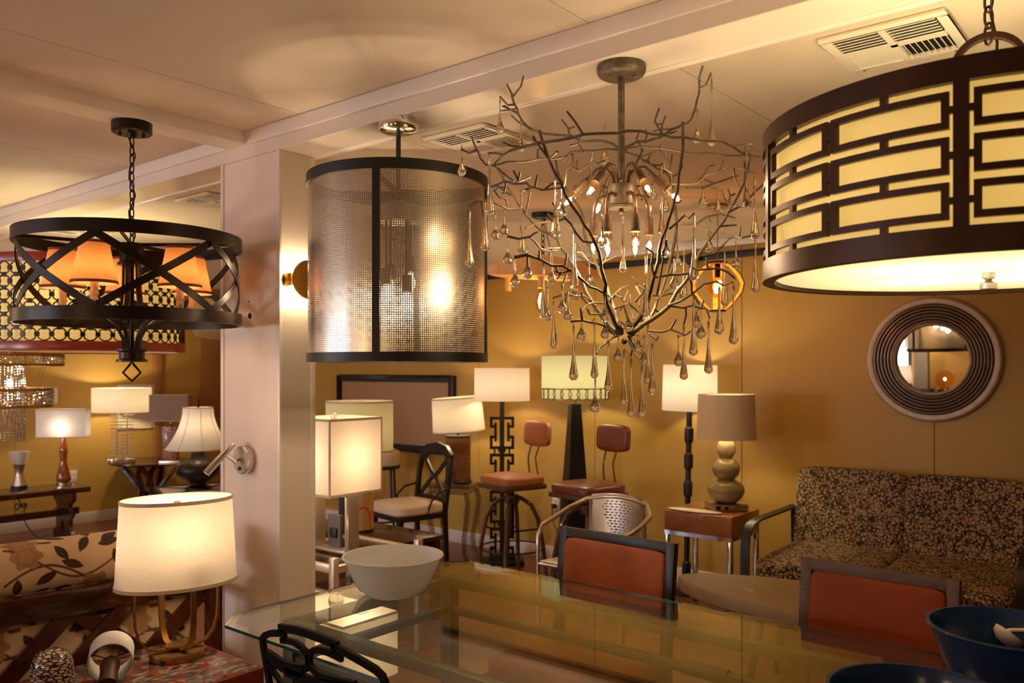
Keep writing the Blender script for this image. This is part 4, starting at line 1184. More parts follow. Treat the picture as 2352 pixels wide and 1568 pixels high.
def dining_chair(xl, xr, y, frame, leather, label, zt=.885, zb=.572, tilt=-.03):
    w = xr-xl
    t = thing('dining_chair', label, 'chair', ((xl+xr)/2, y, 0), tilt)
    fw = .036
    rot = Matrix.Rotation(-.10, 3, 'X')
    def pl(x, z): return Vector((x, (z-.45)*.12-.05, z))
    b = MB()
    for s in (-1, 1): b.bar([pl(s*(w/2-fw/2), zb), pl(s*(w/2-fw/2), zt)], fw, .03, up=(1, 0, 0))
    for z in (zb+fw/2, zt-fw/2): b.bar([pl(-w/2, z), pl(w/2, z)], fw, .0295, up=(0, .12, 1))
    b.build('back_frame', frame, t, bevel=.003)
    cz = (zt+zb)/2
    cushion('back_panel', w-2*fw+.004, .05, zt-zb-2*fw+.004, leather, t, pl(0, cz), Matrix.Rotation(-.12, 3, 'X'), .0, 12, 14)
    for s in (-1, 1):
        MB().bar([(s*(w/2-fw/2), -.02, 0), (s*(w/2-fw/2), -.045, .45), pl(s*(w/2-fw/2), zb+.01)], .036, .03, up=(1, 0, 0)).build('leg', frame, t)
        MB().bar([(s*(w/2-.03), -.46, 0), (s*(w/2-.03), -.46, .42)], .036, .036, up=(1, 0, 0)).build('leg', frame, t)
    MB().box((0, -.255, .415), (w-.02, .44, .04)).build('seat_frame', frame, t, bevel=.004)
    cushion('seat', w-.01, .47, .07, leather, t, (0, -.255, .465), None, .15, 8)
    return t
dining_chair(-1.93, -1.42, 2.66, 'blackwood', 'leather', 'dining chair with tan leather back in a black frame across the glass table')
dining_chair(-1.0, -.53, 2.72, 'walnut', 'leather2', 'dining chair with burnt orange back in a brown wood frame before the sofa', zt=.885, zb=.555)

# black iron chair at the near side: scroll back drawn in the plane of the back
yb_ = 1.2
t = thing('scroll_back_chair', 'black iron chair with scrolled open back at the near edge of the glass table', 'chair', (-1.525, yb_, 0))
def sp(x, y):
    u, v = 580+.1531*x, 1400+.1531*y
    s = (u-1176)/F; Z = yb_/(s*math.sin(TH)+math.cos(TH)); p = at(u, Z)
    return (p[0]+1.525, -.02, hz(v, Z))
def mir(pts): return pts
def flat(b, pts, w): b.bar([sp(*p) for p in pts], w, .014, up=lambda i, p: Vector((0, 0, 0)) if False else ups[i])
def flatbar(b, pts, w):
    P = [Vector(sp(*p)) for p in pts]
    rings = []
    for i in range(len(P)):
        d = (P[min(i+1, len(P)-1)]-P[max(0, i-1)]).normalized(); nn = Vector((0, 1, 0)); u_ = d.cross(nn)
        rings.append([P[i]+u_*w/2+nn*.005, P[i]-u_*w/2+nn*.005, P[i]-u_*w/2-nn*.005, P[i]+u_*w/2-nn*.005])
    b.quadstrip(rings, True, False, True, True)
b = MB()
flatbar(b, [(430,1500),(370,1098),(265,480),(258,400),(300,350),(380,320),(470,318),(560,318)], .0155)
b.build('back_frame', 'ironblack', t)
b = MB()
flatbar(b, [(2230,2000),(2130,1250),(2105,1080),(2060,960),(1960,860),(1760,740),(1560,630),(1380,530)], .0165)
b.build('back_frame', 'ironblack', t)
b = MB()
flatbar(b, [(512,235),(600,250),(760,272),(940,322),(1120,390),(1300,455),(1385,500)], .018)
flatbar(b, [(560,262),(575,330),(590,420)], .013); flatbar(b, [(1330,470),(1330,530),(1310,590)], .013)
flatbar(b, [(540,425),(640,430),(740,455),(840,520),(910,600),(945,690),(950,780),(910,860)], .0135)
flatbar(b, [(1455,700),(1380,660),(1250,600),(1120,565),(1040,570),(980,610),(955,690),(975,790),(1030,870),(1100,930),(1220,975),(1400,1020),(1660,1075)], .0145)
b.build('top_scroll', 'ironblack', t)
b = MB()
flatbar(b, [(320,640),(400,690),(480,745),(560,800),(700,850),(880,880)], .028)
flatbar(b, [(345,720),(430,900),(540,1060),(660,1120)], .011)
flatbar(b, [(620,880),(800,960),(1000,1030),(1300,1080),(1700,1130),(2110,1180)], .022)
flatbar(b, [(470,1100),(800,1180),(1200,1260),(1700,1310),(2150,1360)], .014)
for x in (800, 1200, 1600): flatbar(b, [(x, 1180+(x-800)*.12), (x-20, 2600)], .012)
b.build('lower_scroll', 'ironblack', t)
for sgn, x0 in ((-1, -.17), (1, .20)):
    MB().bar([(x0, -.02, 0), (x0, -.02, .46), (x0+sgn*.01, -.02, .72)], .018, .018, up=(1, 0, 0)).build('leg', 'ironblack', t)
    MB().bar([(x0, .38, 0), (x0, .38, .44)], .018, .018, up=(1, 0, 0)).build('leg', 'ironblack', t)
cushion('seat', .42, .42, .06, 'blackwood', t, (.015, .19, .46), None, .1, 6)

# end table with marble top and the three small things standing on it
ex0, ex1, ey0, ey1, ez = -2.93, -2.43, .93, 1.65, .50
t = thing('marble_end_table', 'end table with red and grey marble top and red mahogany sides, bottom left', 'table', ((ex0+ex1)/2, (ey0+ey1)/2, 0))
w, d_ = ex1-ex0, ey1-ey0
MB().box((0, 0, ez-.008), (w-.02, d_-.02, .016)).build('marble_top', 'marble', t, bevel=.003)
b = MB()
for s in (-1, 1):
    b.box((s*(w/2-.009), 0, ez-.06), (.018, d_, .115)); b.box((0, s*(d_/2-.009), ez-.06), (w-.036, .018, .115))
b.build('apron', 'redwood', t, bevel=.003)
for s in (-1, 1):
    for q in (-1, 1): MB().box((s*(w/2-.025), q*(d_/2-.025), (ez-.11)/2), (.05, .05, ez-.11)).build('leg', 'redwood', t, bevel=.003)

p = at(407, 2.9)
t = thing('oval_shade_lamp', 'lit table lamp with a big white oval shade on four curved gold bars', 'table lamp', (*p, ez), face(407)+.17)
zs = .757-ez
b = MB(); n = 64
rings = []
for f in (0, .5, 1):
    a_ = .200+(.184-.200)*f; b_ = .135+(.118-.135)*f
    rings.append([Vector((a_*math.cos(2*PI*k/n), b_*math.sin(2*PI*k/n), zs+.296*f)) for k in range(n)])
b.quadstrip(rings, True); sh = b.build('lamp_shade', 'shade', t, smooth=60)
for f in (0, 1):
    MB().bar([q+Vector((0, 0, .006 if f == 0 else -.004)) for q in (rings[0] if f == 0 else rings[2])], .012, .005, closed=True).build('shade_trim', 'trim_c', sh)
b = MB()
for a in (0, PI): b.tube([(.187*math.cos(a), 0, zs+.292), (.12*math.cos(a), 0, zs+.262), (0, 0, zs+.26)], .002, 5)
b.lathe([(.001, zs+.285), (.012, zs+.285), (.012, zs+.27), (.006, zs+.262), (.006, zs+.25), (.001, zs+.25)], 12)
b.build('spider_fitter', 'brass', t)
MB().lathe([(.001, .0), (.088, .0), (.090, .004), (.090, .02), (.087, .026), (.001, .027)], 40, sx=1.0, sy=.8).build('base', 'gold', t)
MB().ball((-.055, -.056, .012), .008, 1, 10, 8).build('dimmer_knob', 'black', t)
MB().lathe([(.001, .046), (.034, .046), (.034, .04), (.001, .04)], 24, sx=1.2, sy=.8).build('leaf_plate', 'gold', t)
for q, (dx, dy) in enumerate(((.138, .01), (-.138, -.01), (-.038, .085), (.038, -.085))):
    v = Vector((dx, dy, 0)); Ln = v.length; e = v/Ln
    pts = [(e*(Ln*f)+Vector((0, 0, z))) for f, z in ((.12, .036), (.45, .037), (.72, .05), (.90, .083), (.985, .13), (1, .18), (1, .30), (1, .36))]
    MB().bar(pts, .021, .006, up=(-e.y, e.x, 0)).build('bar_leg', 'gold', t, smooth=50)
b = MB(); b.bar([(-.145, 0, .36), (.145, 0, .36)], .016, .004, up=(0, 1, 0)); b.bar([(.038, -.085, .36), (-.038, .085, .36)], .016, .004, up=(1, 0, 0)); b.build('cross_bar', 'gold', t)
MB().lathe([(.001, .40), (.016, .40), (.016, .36), (.001, .36)], 14).build('socket', 'brass', t)
MB().lathe([(.001, .505), (.02, .50), (.03, .47), (.026, .44), (.014, .41), (.001, .40)], 14).build('bulb', 'bulb', t)
light('lamp_light', (0, 0, .43), 5.5, WARM, .075, t)

p = at(252, 2.60)
t = thing('can_lamp', 'small lamp lying down, white drum shade ring and bronze tube pointing at the viewer', 'lamp', (*p, ez), face(252)-.06)
rm = Matrix.Translation((0, 0, .072)) @ Matrix.Rotation(.16, 4, 'X') @ Matrix.Rotation(-PI/2, 4, 'X')   # local +Z of the lamp points away from the viewer
b = MB(); b.lathe([(.066, .03), (.066, .12)], 40, mtx=rm); b.lathe([(.063, .12), (.063, .03)], 40, mtx=rm); b.lathe([(.066, .03), (.063, .03)], 40, mtx=rm); b.lathe([(.066, .12), (.063, .12)], 40, mtx=rm)
b.build('lamp_shade', 'shade_w', t)
MB().lathe([(.001, -.12), (.030, -.12), (.030, -.09), (.026, -.085), (.026, .0), (.029, .005), (.029, .02), (.024, .03), (.012, .06), (.001, .06)], 28, mtx=rm).build('tube_body', 'bronze2', t)
MB().lathe([(.001, -.123), (.008, -.123), (.008, -.119), (.001, -.119)], 14, mtx=rm).build('cord_grommet', 'leather3', t)
b = MB()
for k in range(3):
    a = PI/2+k*2*PI/3; b.tube([rm @ Vector((.02*math.cos(a), .02*math.sin(a), .05)), rm @ Vector((.064*math.cos(a), .064*math.sin(a), .04))], .0018, 5)
b.build('spider_fitter', 'black', t)

p = at(120, 2.5)
t = thing('woven_vase', 'rounded ceramic cylinder with black and white woven relief, bottom left corner', 'vase', (*p, ez), 0)
MB().lathe([(.001, 0), (.052, 0), (.058, .02), (.060, .08), (.056, .125), (.045, .15), (.025, .162), (.001, .165)], 40).build('vase_body', 'weave', t, smooth=60)

# ---- settee with floral cushion, seen from behind
def paint(o, fn):
    me = o.data
    at_ = me.color_attributes.new('print', 'FLOAT_COLOR', 'POINT')
    n = len(me.vertices); co = np.empty(n*3); me.vertices.foreach_get('co', co); co = co.reshape(-1, 3)
    colr = fn(co); a = np.ones((n, 4)); a[:, :3] = colr
    at_.data.foreach_set('color', a.reshape(-1).astype(np.float32))
def floral_fn(axis, sc=1.35):
    base = np.array(srgb(212, 182, 146)); leafc = np.array(srgb(62, 36, 24)); flow = np.array(srgb(166, 126, 84)); stemc = np.array(srgb(98, 64, 42))
    aa = .0022/sc
    def f(co):
        s, h = axis(co); s = s/sc; h = h/sc
        colr = np.tile(base, (len(co), 1))
        def put(dist, c):           # dist < 0 is inside the printed shape
            k = np.clip(.5-dist/aa, 0, 1)[:, None]; colr[:] = colr*(1-k)+c*k
        P = .34
        for rep in range(-1, 6):
            for row in range(-2, 3):
                x, y = s-(rep*P+(row % 2)*P*.5), h-row*.155
                near = (x > -.12) & (x < .36) & (np.abs(y) < .16)
                if not near.any(): continue
                far = np.where(near, 0, 1.0)
                tt = np.clip((x+.02)/.30, 0, 1)
                for am, ph, th_ in ((.045, 0, .0042), (.05, 1.7, .0036)):
                    st = am*np.sin(tt*5.2+ph)
                    put(np.maximum(np.abs(y-st-(.03 if ph else -.02))-th_, np.maximum(-.02-x, x-.26))+far, stemc)
                for fx, fy, r in ((.03, .055, .034), (.19, -.055, .038)):
                    dx, dy = x-fx, y-fy; ang = np.arctan2(dy, dx); rr = np.hypot(dx, dy)
                    put(rr-r*(1+.14*np.cos(6*ang))+far, flow)
                    put(np.abs(rr-r*.62*(1+.1*np.cos(5*ang)))-.0008+far, stemc*1.3)
                for lx, ly, la, ll in ((.075, -.012, .6, .030), (.11, .055, 2.2, .026), (.135, .02, -.5, .030), (.165, .075, 1.1, .028), (.245, .02, 1.9, .03), (.27, -.04, -.6, .03), (.06, -.065, -2.4, .032), (.115, -.055, .2, .026), (.01, -.03, 1.6, .026), (.225, .07, .2, .028)):
                    ca, sa = np.cos(la), np.sin(la)
                    dx, dy = (x-lx)*ca+(y-ly)*sa, -(x-lx)*sa+(y-ly)*ca
                    put(np.maximum(np.abs(dy)-.42*ll*(1-(dx/ll)**2), np.abs(dx)-ll)+far, leafc)
                    put(np.maximum(np.abs(dy)-.0006, np.abs(dx)-ll*.8)+far, stemc)
        return colr
    return f
sa_, sb_ = Vector((-3.045, 1.03, 0)), Vector((-2.934, 1.80, 0))
dirv = (sb_-sa_).normalized(); ang = math.atan2(dirv.y, dirv.x)
Ls = 1.62
org = sb_-dirv*Ls
t = thing('floral_settee', 'wooden settee seen from behind, floral cushions through a diagonal slat back', 'settee', (org.x, org.y, 0), ang)
# local x runs along the back towards the column, local +y is the seat side
zt, zb2 = .738, .652
MB().b2(0, Ls, -.012, .03, zb2, zt).build('top_rail', 'mahog', t, bevel=.004)
MB().b2(0, Ls, -.01, .028, .20, .27).build('bottom_rail', 'mahog', t, bevel=.004)
for x in (0, Ls-.055): MB().b2(x, x+.055, -.015, .035, 0, zt).build('back_post', 'mahog', t, bevel=.004)
for x in (0, Ls-.055): MB().b2(x, x+.055, .60, .66, 0, .62).build('leg', 'mahog', t, bevel=.004)
for x in (0, Ls-.055): MB().b2(x-.005, x+.06, .0, .68, .60, .64).build('armrest', 'mahog', t, bevel=.006)
sl = None
def slat(x0, z0, x1, z1, y):
    b = MB(); b.bar([(x0, y, z0), (x1, y, z1)], .058, .016, up=(0, 0, 1)); b.build('slat', 'mahog', t)
for k in range(6): 
    x = -.30+.245*k
    if x < .05: 
        f = (.055-x)/.40; slat(.055, .26+f*.40, x+.40, .66, .004)
    elif x+.40 > Ls-.5: continue
    else: slat(x, .26, x+.40, .66, .004)
slat(Ls-.50, .26, Ls-.06, .66, .004); slat(Ls-.06, .26, Ls-.52, .66, .02); slat(Ls-.74, .26, Ls-.34, .66, .004)
MB().b2(.0, Ls, .02, .64, .22, .27).build('seat_frame', 'mahog', t, bevel=.004)
def grid_cushion(name, nx, nr, L_, cx, cy, cz, ry, rz, ex=4):
    b = MB(); rings = []
    for i in range(nx+1):
        f = i/nx; e = min(1, (min(f, 1-f)*L_/.05)); k = 1-(1-e)**2 if e < 1 else 1; k = max(.05, math.sqrt(max(0, k)))
        ring = []
        for j in range(nr):
            a = 2*PI*j/nr; c_, s_ = math.cos(a), math.sin(a); q = (abs(c_)**ex+abs(s_)**ex)**(-1/ex)
            ring.append(Vector((cx+f*L_, cy+ry*q*c_*k, cz+rz*q*s_*k)))
        rings.append(ring)
    b.quadstrip(rings, True, False, True, True)
    return b.build(name, 'floral', t, smooth=80)
cuse = grid_cushion('back_cushion', 760, 230, Ls-.02, .01, .11, .815, .075, .088, 2.6)
paint(cuse, floral_fn(lambda co: (co[:, 0], np.arctan2(co[:, 2]-.815, -(co[:, 1]-.11))*.088+.02)))
cb2 = grid_cushion('lower_cushion', 520, 200, Ls-.12, .06, .12, .53, .085, .19, 5)
paint(cb2, floral_fn(lambda co: (co[:, 0]+.1, co[:, 2]-.5)))
c3 = grid_cushion('seat_cushion', 200, 90, Ls-.12, .06, .36, .335, .30, .07, 5)
paint(c3, floral_fn(lambda co: (co[:, 0], co[:, 1]+co[:, 2])))

# ---- wall lamps on the column
t = thing('disc_sconce', 'brass disc wall sconce shining up and down on the right side of the column', 'wall lamp', (cx1, 2.03, hz(642, 3.27)), PI/2)
# local +x of the thing is world +Y, local -y is world +X
MB().box((-.0, -.025, 0), (.125, .05, .05)).build('mount_bar', 'brass', t, bevel=.003)
MB().lathe([(.001, .085), (.076, .085), (.076, .077), (.001, .077)], 64, mtx=Matrix.Rotation(PI/2, 4, 'X')).build('disc', 'brass', t, smooth=30)
MB().cyl((0, -.045, 0), (0, -.08, 0), .02, n=18).build('stand_off', 'brass', t)
for s in (-1, 1):
    for x in (-.042, .042):
        MB().box((x, -.04, s*.030), (.03, .024, .010)).build('light_slot', 'bulb', t)
        light('lamp_light', (x, -.035, s*.052), .8, YEL, .012, t)

xb, zb_ = on_front(566, 1055)
t = thing('reading_lamp', 'small swing arm reading lamp of brushed steel on the front of the column', 'wall lamp', (xb, BY0+.004, zb_), 0)
RX_ = Matrix.Rotation(PI/2, 4, 'X')
MB().lathe([(.001, .032), (.054, .032), (.057, .029), (.057, .0), (.001, .0)], 48, mtx=RX_).build('back_plate', 'steel', t, smooth=30)
MB().lathe([(.001, .037), (.008, .036), (.009, .031), (.001, .031)], 14, mtx=RX_ @ Matrix.Translation((-.005, -.034, 0))).build('switch', 'black', t)
elb = Vector((-.006, -.052, -.004)); piv = Vector((-.03, -.085, .03))
MB().cyl((0, -.02, .008), elb, .006, n=10).build('arm', 'brass', t)
MB().cyl(elb-(piv-elb)*.15, piv, .0075, n=12).build('arm', 'steel', t)
dirl = (Vector((-.035, -.105, -.12))).normalized()
m = Matrix.Translation(piv) @ dirl.to_track_quat('Z', 'Y').to_matrix().to_4x4()
MB().lathe([(.001, -.05), (.010, -.05), (.012, -.045), (.0135, .0), (.0145, .04), (.0145, .105), (.0125, .105), (.0125, .097), (.001, .097)], 24, mtx=m).build('lamp_tube', 'steel', t)
MB().lathe([(.001, .100), (.012, .100)], 16, mtx=m).build('lens', 'bulb', t)
q = m @ Vector((0, 0, .125))
light('lamp_light', q, 2.0, (1, .85, .6), .01, t, 'SPOT', rot=(dirl).to_track_quat('-Z', 'Y').to_euler(), spot=1.0)
# ------------------------------------------------------------------ beside the column: lit square lamp on a chrome table
t = thing('chrome_table', 'low two tier end table of square chrome tube with clear glass, behind the white bowl', 'table', (-3.50, 2.86, 0))
for z in (.55, .42):
    for s in (-1, 1):
        MB().box((s*.28, 0, z-.0175), (.035, .60, .035)).build('rail', 'alu', t, bevel=.002)
        MB().box((0, s*.2825, z-.0175), (.525, .035, .035)).build('rail', 'alu', t, bevel=.002)
    MB().box((0, 0, z-.012), (.52, .53, .008)).build('glass_shelf', 'acrylic', t)
for s in (-1, 1):
    for q in (-1, 1): MB().box((s*.28, q*.2825, .295), (.0352, .0352, .59)).build('leg', 'alu', t, bevel=.002)

t = thing('square_shade_lamp', 'bright lit lamp with a tall square cream shade beside the column', 'table lamp', (-3.49, 2.80, .551))
z0, z1, hw = .309, .70, .17
b = MB()
r4 = [Vector((-hw, -hw, 0)), Vector((hw, -hw, 0)), Vector((hw, hw, 0)), Vector((-hw, hw, 0))]
b.quadstrip([[p+Vector((0, 0, z)) for p in r4] for z in (z0, z1)], True)
sh = b.build('lamp_shade', 'shade', t, smooth=0)
for z in (z0+.006, z1-.006):
    for s in (-1, 1):
        MB().box((s*hw, 0, z), (.003, 2*hw+.003, .013)).build('shade_trim', 'trim_c', sh); MB().box((0, s*hw, z), (2*hw+.003, .003, .013)).build('shade_trim', 'trim_c', sh)
for x in (-hw, hw):
    for y in (-hw, hw): MB().box((x, y, (z0+z1)/2), (.008, .008, z1-z0)).build('shade_trim', 'trim_c', sh)
spider(t, .165, z1-.004, z1-.02)
MB().cyl((0, 0, z1-.02), (0, 0, z1+.03), .009, .012, 12).build('finial', 'chrome', t)
b = MB()
for s in (-1, 1): b.box((s*.135, 0, .16), (.03, .07, .30))
b.box((0, 0, .008), (.30, .07, .016)); b.box((0, 0, .302), (.30, .07, .016))
b.build('open_frame_base', 'alu', t, bevel=.002)
MB().box((-.02, .02, .10), (.10, .02, .17)).build('back_plate', 'grey', t)
b = MB(); b.box((-.02, .005, .09), (.055, .012, .05)); b.build('outlet_plate', 'black', t, bevel=.003)
MB().lathe([(.001, .56), (.02, .555), (.031, .52), (.028, .49), (.014, .45), (.013, .31)], 16).build('bulb', 'bulb', t)
light('lamp_light', (0, 0, .50), 8.5, WARM, .05, t)

t = thing('low_square_lamp', 'low lit lamp with wide cream shade and glass ball finial, seen through the glass table', 'table lamp', (-2.875, 2.312, 0), 0)
z0, z1, wx, wy = .19, .467, .228, .149
r4 = [Vector((-wx, -wy, 0)), Vector((wx, -wy, 0)), Vector((wx, wy, 0)), Vector((-wx, wy, 0))]
b = MB(); b.quadstrip([[p+Vector((0, 0, z)) for p in r4] for z in (z0, z1)], True)
sh = b.build('lamp_shade', 'shade', t, smooth=0)
for z in (z0+.005, z1-.005):
    b = MB()
    for s in (-1, 1): b.box((s*wx, 0, z), (.003, 2*wy+.003, .010)); b.box((0, s*wy, z), (2*wx+.003, .003, .010))
    b.build('shade_trim', 'trim_c', sh)
spider(t, wy, z1-.004, z1-.02)
MB().ball((0, 0, z1+.035), .034, 1, 24, 14).build('glass_finial', 'crystal', t, smooth=80)
MB().cyl((0, 0, z1-.02), (0, 0, z1+.004), .008, n=10).build('finial_stem', 'brass', t)
MB().lathe([(.001, 0), (.10, 0), (.10, .02), (.03, .04), (.05, .10), (.03, .17), (.013, .19), (.013, .26), (.001, .26)], 28).build('base', 'celadon', t, smooth=50)
MB().lathe([(.001, .37), (.018, .365), (.028, .34), (.027, .32), (.014, .28), (.013, .26)], 14).build('bulb', 'bulb', t)
light('lamp_light', (0, 0, .33), 7, WARM, .05, t)

t = thing('low_dark_table', 'low dark mahogany table under the scroll painted lamp', 'table', (-3.86, 3.42, 0))
MB().box((0, 0, .495), (.72, .42, .03)).build('table_top', 'mahog', t, bevel=.004)
for s in (-1, 1):
    for q in (-1, 1): MB().box((s*.32, q*.17, .24), (.05, .05, .48)).build('leg', 'mahog', t)
MB().box((0, 0, .46), (.62, .34, .05)).build('apron', 'mahog', t)
p = at(826, 5.15)
t = thing('scroll_cylinder_lamp', 'table lamp with cream cylinder base painted with green and orange scrolls', 'table lamp', (*p, .511), face(826))
round_shade(t, .205, .205, .30, .49, 'shade_g', 1.6, YEL, 'trim_c')
b = MB(); b.lathe([(.086, .002+.48*i/110) for i in range(111)], 160)
o = b.build('cylinder_base', 'scroll', t, smooth=60)
def scroll_fn(co):
    a = np.arctan2(co[:, 0], -co[:, 1])*.086; z = co[:, 2]
    c = np.tile(np.array(srgb(214, 178, 126)), (len(co), 1))
    def stroke(pts, w, colr):
        P = np.array(pts)
        for (x0, y0), (x1, y1) in zip(P[:-1], P[1:]):
            d = np.array([x1-x0, y1-y0]); l2 = (d**2).sum()+1e-9
            tt = np.clip(((a-x0)*d[0]+(z-y0)*d[1])/l2, 0, 1)
            c[np.hypot(a-x0-tt*d[0], z-y0-tt*d[1]) < w] = colr
    g = np.array(srgb(112, 104, 60)); orr = np.array(srgb(214, 84, 38))
    for off in (-.18, 0, .18):
        stroke([(off+.0+.03*math.cos(k*.5)*(1-k*.05), .27+.04*math.sin(k*.5)*(1-k*.05)) for k in range(14)], .0045, g)
        stroke([(off-.02, .235), (off+.02, .30), (off+.06, .325), (off+.085, .315)], .0045, g)
        stroke([(off+.07+.02*math.cos(k*.5), .27+.04*math.sin(k*.5)) for k in range(12)], .0045, g)
        stroke([(off+.02+.045*math.cos(PI-k*.25), .09+.06*math.sin(PI-k*.25)) for k in range(12)]+[(off+.075, .02)], .007, orr)
        stroke([(off+.09+.02*math.cos(PI-k*.25), .03+.09*math.sin(PI-k*.25)) for k in range(12)], .005, orr)
        stroke([(off-.02+.04*math.cos(k*.5), .42+.03*math.sin(k*.5)) for k in range(12)], .0045, g)
    return c
paint(o, scroll_fn)
MB().lathe([(.001, 0), (.09, 0), (.09, .012), (.001, .012)], 32).build('foot', 'mahog', t)
p = at(798, 4.93)
t = thing('black_tower_box', 'narrow tall black box standing behind the chrome frame of the square lamp', 'box', (*p, .511), TH)
MB().box((0, 0, .16), (.085, .10, .30)).build('box_body', 'black', t, bevel=.004)
b = MB(); b.box((0, 0, .005), (.11, .12, .01)); b.build('foot', 'black', t)
b = MB()
for z in (.06, .20): b.ball((0, -.051, z), .004, 1, 8, 5)
b.build('screw', 'steel', t)

# ------------------------------------------------------------------ chairs and stools along the back wall
p = at(938, 6.35)
t = thing('cross_back_chair', 'dark chair with crossed back bars and a white seat in front of the framed board', 'chair', (*p, 0), TH-math.radians(50))
# faces local -y
for s in (-1, 1):
    MB().bar([(s*.18, -.19, 0), (s*.18, -.19, .42)], .04, .04, up=(1, 0, 0)).build('leg', 'blackwood', t)
    MB().bar([(s*.19, .22, 0), (s*.195, .20, .42), (s*.20, .235, .70), (s*.19, .26, .84)], .034, .03, up=(1, 0, 0)).build('back_post', 'blackwood', t)
MB().box((0, 0, .405), (.42, .42, .045)).build('seat_frame', 'blackwood', t, bevel=.004)
cushion('seat', .44, .43, .09, 'creamcloth', t, (0, -.01, .46), None, .15, 8)
b = MB(); b.bar([(-.195, .258, .82), (-.12, .27, .875), (0, .278, .895), (.12, .27, .875), (.195, .258, .82)], .075, .028, up=(0, 0, 1)); b.build('crest_rail', 'blackwood', t, smooth=50)
MB().bar([(-.19, .215, .50), (.19, .215, .50)], .05, .022).build('lower_rail', 'blackwood', t)
b = MB()
for s in (-1, 1): b.bar([(s*.17, .255, .83), (s*.04, .245, .70), (-s*.03, .238, .66), (-s*.16, .222, .53)], .032, .016, up=(1, 0, .4))
b.build('cross_bars', 'blackwood', t, smooth=50)
MB().bar([(-.18, -.19, .16), (.18, -.19, .16)], .02, .02).build('stretcher', 'blackwood', t)
for s in (-1, 1): MB().tube([(s*.21, .22, .60), (s*.235, .12, .58), (s*.235, .05, .52), (s*.21, .03, .43)], .009, 6).build('arm_stay', 'blackwood', t)

p = at(876, 7.15)
t = thing('tan_bar_stool', 'bar stool with round tan upholstered seat partly behind the square lamp', 'stool', (*p, 0), TH)
MB().lathe([(.001, .82), (.12, .818), (.155, .80), (.165, .76), (.16, .70), (.15, .68), (.001, .68)], 36).build('seat', 'creamcloth', t, smooth=60)
MB().ring(.158, .14, .655, .685, 36).build('seat_ring', 'black', t)
for k in range(4):
    a = PI/4+k*PI/2
    MB().tube([(.13*math.cos(a), .13*math.sin(a), .66), (.145*math.cos(a), .145*math.sin(a), .4), (.20*math.cos(a), .20*math.sin(a), 0)], .011, 8).build('leg', 'black', t)
MB().torus((0, 0, .22), .175, .008, 32, 6).build('foot_ring', 'black', t)

def bar_stool(u, Z, rot, sw, label, leather, zs=.72):
    t = thing('bar_stool', label, 'stool', (*at(u, Z), 0), rot, 'leather bar stools with wire backs')
    # faces local -y; back pad at +y
    MB().box((0, 0, zs-.055), (sw, sw, .035)).build('seat_frame', 'bentwood', t, bevel=.006)
    cushion('seat', sw+.01, sw+.01, .07, leather, t, (0, 0, zs-.012), None, .5, 8)
    cushion('back_pad', .30, .055, .17, leather, t, (0, sw/2+.045, 1.03), Matrix.Rotation(-.06, 3, 'X'), .12, 8)
    for s in (-1, 1):
        MB().tube([(s*.05, sw/2-.03, zs-.05), (s*.055, sw/2+.015, zs), (s*.05, sw/2+.0, zs+.08), (s*.045, sw/2-.005, zs+.14), (s*.05, sw/2+.03, zs+.24), (s*.05, sw/2+.045, zs+.30)], .006, 6).build('back_rod', 'bentwood', t)
    MB().cyl((0, 0, .30), (0, 0, zs-.06), .016, n=12).build('screw_post', 'bronze', t)
    MB().lathe([(.001, .60), (.05, .60), (.06, .57), (.05, .54), (.001, .54)], 16).build('hub', 'bentwood', t)
    for k in range(2):
        a = k*PI/2+PI/4; ca, sa = math.cos(a), math.sin(a)
        pr = [(-.25, 0), (-.225, .25), (-.19, .43), (-.14, .53), (-.07, .575), (0, .585), (.07, .575), (.14, .53), (.19, .43), (.225, .25), (.25, 0)]
        MB().tube([(q*ca, q*sa, z-(.012 if k else 0)) for q, z in pr], .0155, 8).build('leg_hoop', 'bentwood', t)
    MB().torus((0, 0, .22), .232, .006, 40, 6).build('foot_ring', 'bronze', t)
    b = MB()
    for k in range(4):
        a = k*PI/2; 
        b.bar([(0, 0, .33), (.2*math.cos(a+PI/4), .2*math.sin(a+PI/4), .36)], .012, .004)
    b.build('spokes', 'bronze', t)
    return t
bar_stool(1176, 6.02, TH-math.radians(56), .36, 'bar stool with light tan leather seat in front of the fretwork floor lamp', 'leather_s')
bar_stool(1351, 5.58, TH-math.radians(52), .38, 'bar stool with cocoa leather back pad between the obelisk lamp and the metal armchair', 'leather3')

# acrylic table and rope lamp
p = at(1042, 6.72)
t = thing('ghost_table', 'clear acrylic console table with curved legs under the rope lamp', 'table', (*p, 0), TH-.25)
MB().box((0, 0, .575), (.36, .32, .022)).build('table_top', 'acrylic', t, bevel=.004)
MB().box((0, 0, .54), (.31, .28, .05)).build('apron', 'acrylic', t)
for s in (-1, 1):
    for q in (-1, 1):
        MB().bar([(s*.15, q*.14, .53), (s*.168, q*.155, .45), (s*.15, q*.14, .3), (s*.125, q*.12, .15), (s*.135, q*.13, .05), (s*.16, q*.15, 0)], .034, .03, up=(1, 0, 0)).build('leg', 'acrylic', t, smooth=50)
p = at(1052, 6.72)
t = thing('rope_lamp', 'table lamp with brown rope wound cylinder base and tilted cream shade', 'table lamp', (*p, .587), face(1052))
tl = Matrix.Rotation(math.radians(4.0), 4, 'Y')
b = MB()
b.lathe([(.098, .03+.012*i+(.0 if k == 0 else .006)) if k == 0 else (.104, .036+.012*i) for i in range(29) for k in (0, 1)], 36)
b.build('rope_winding', 'rope', t, smooth=70)
MB().lathe([(.001, 0), (.11, 0), (.11, .02), (.10, .03), (.001, .03)], 36).build('foot', 'black', t)
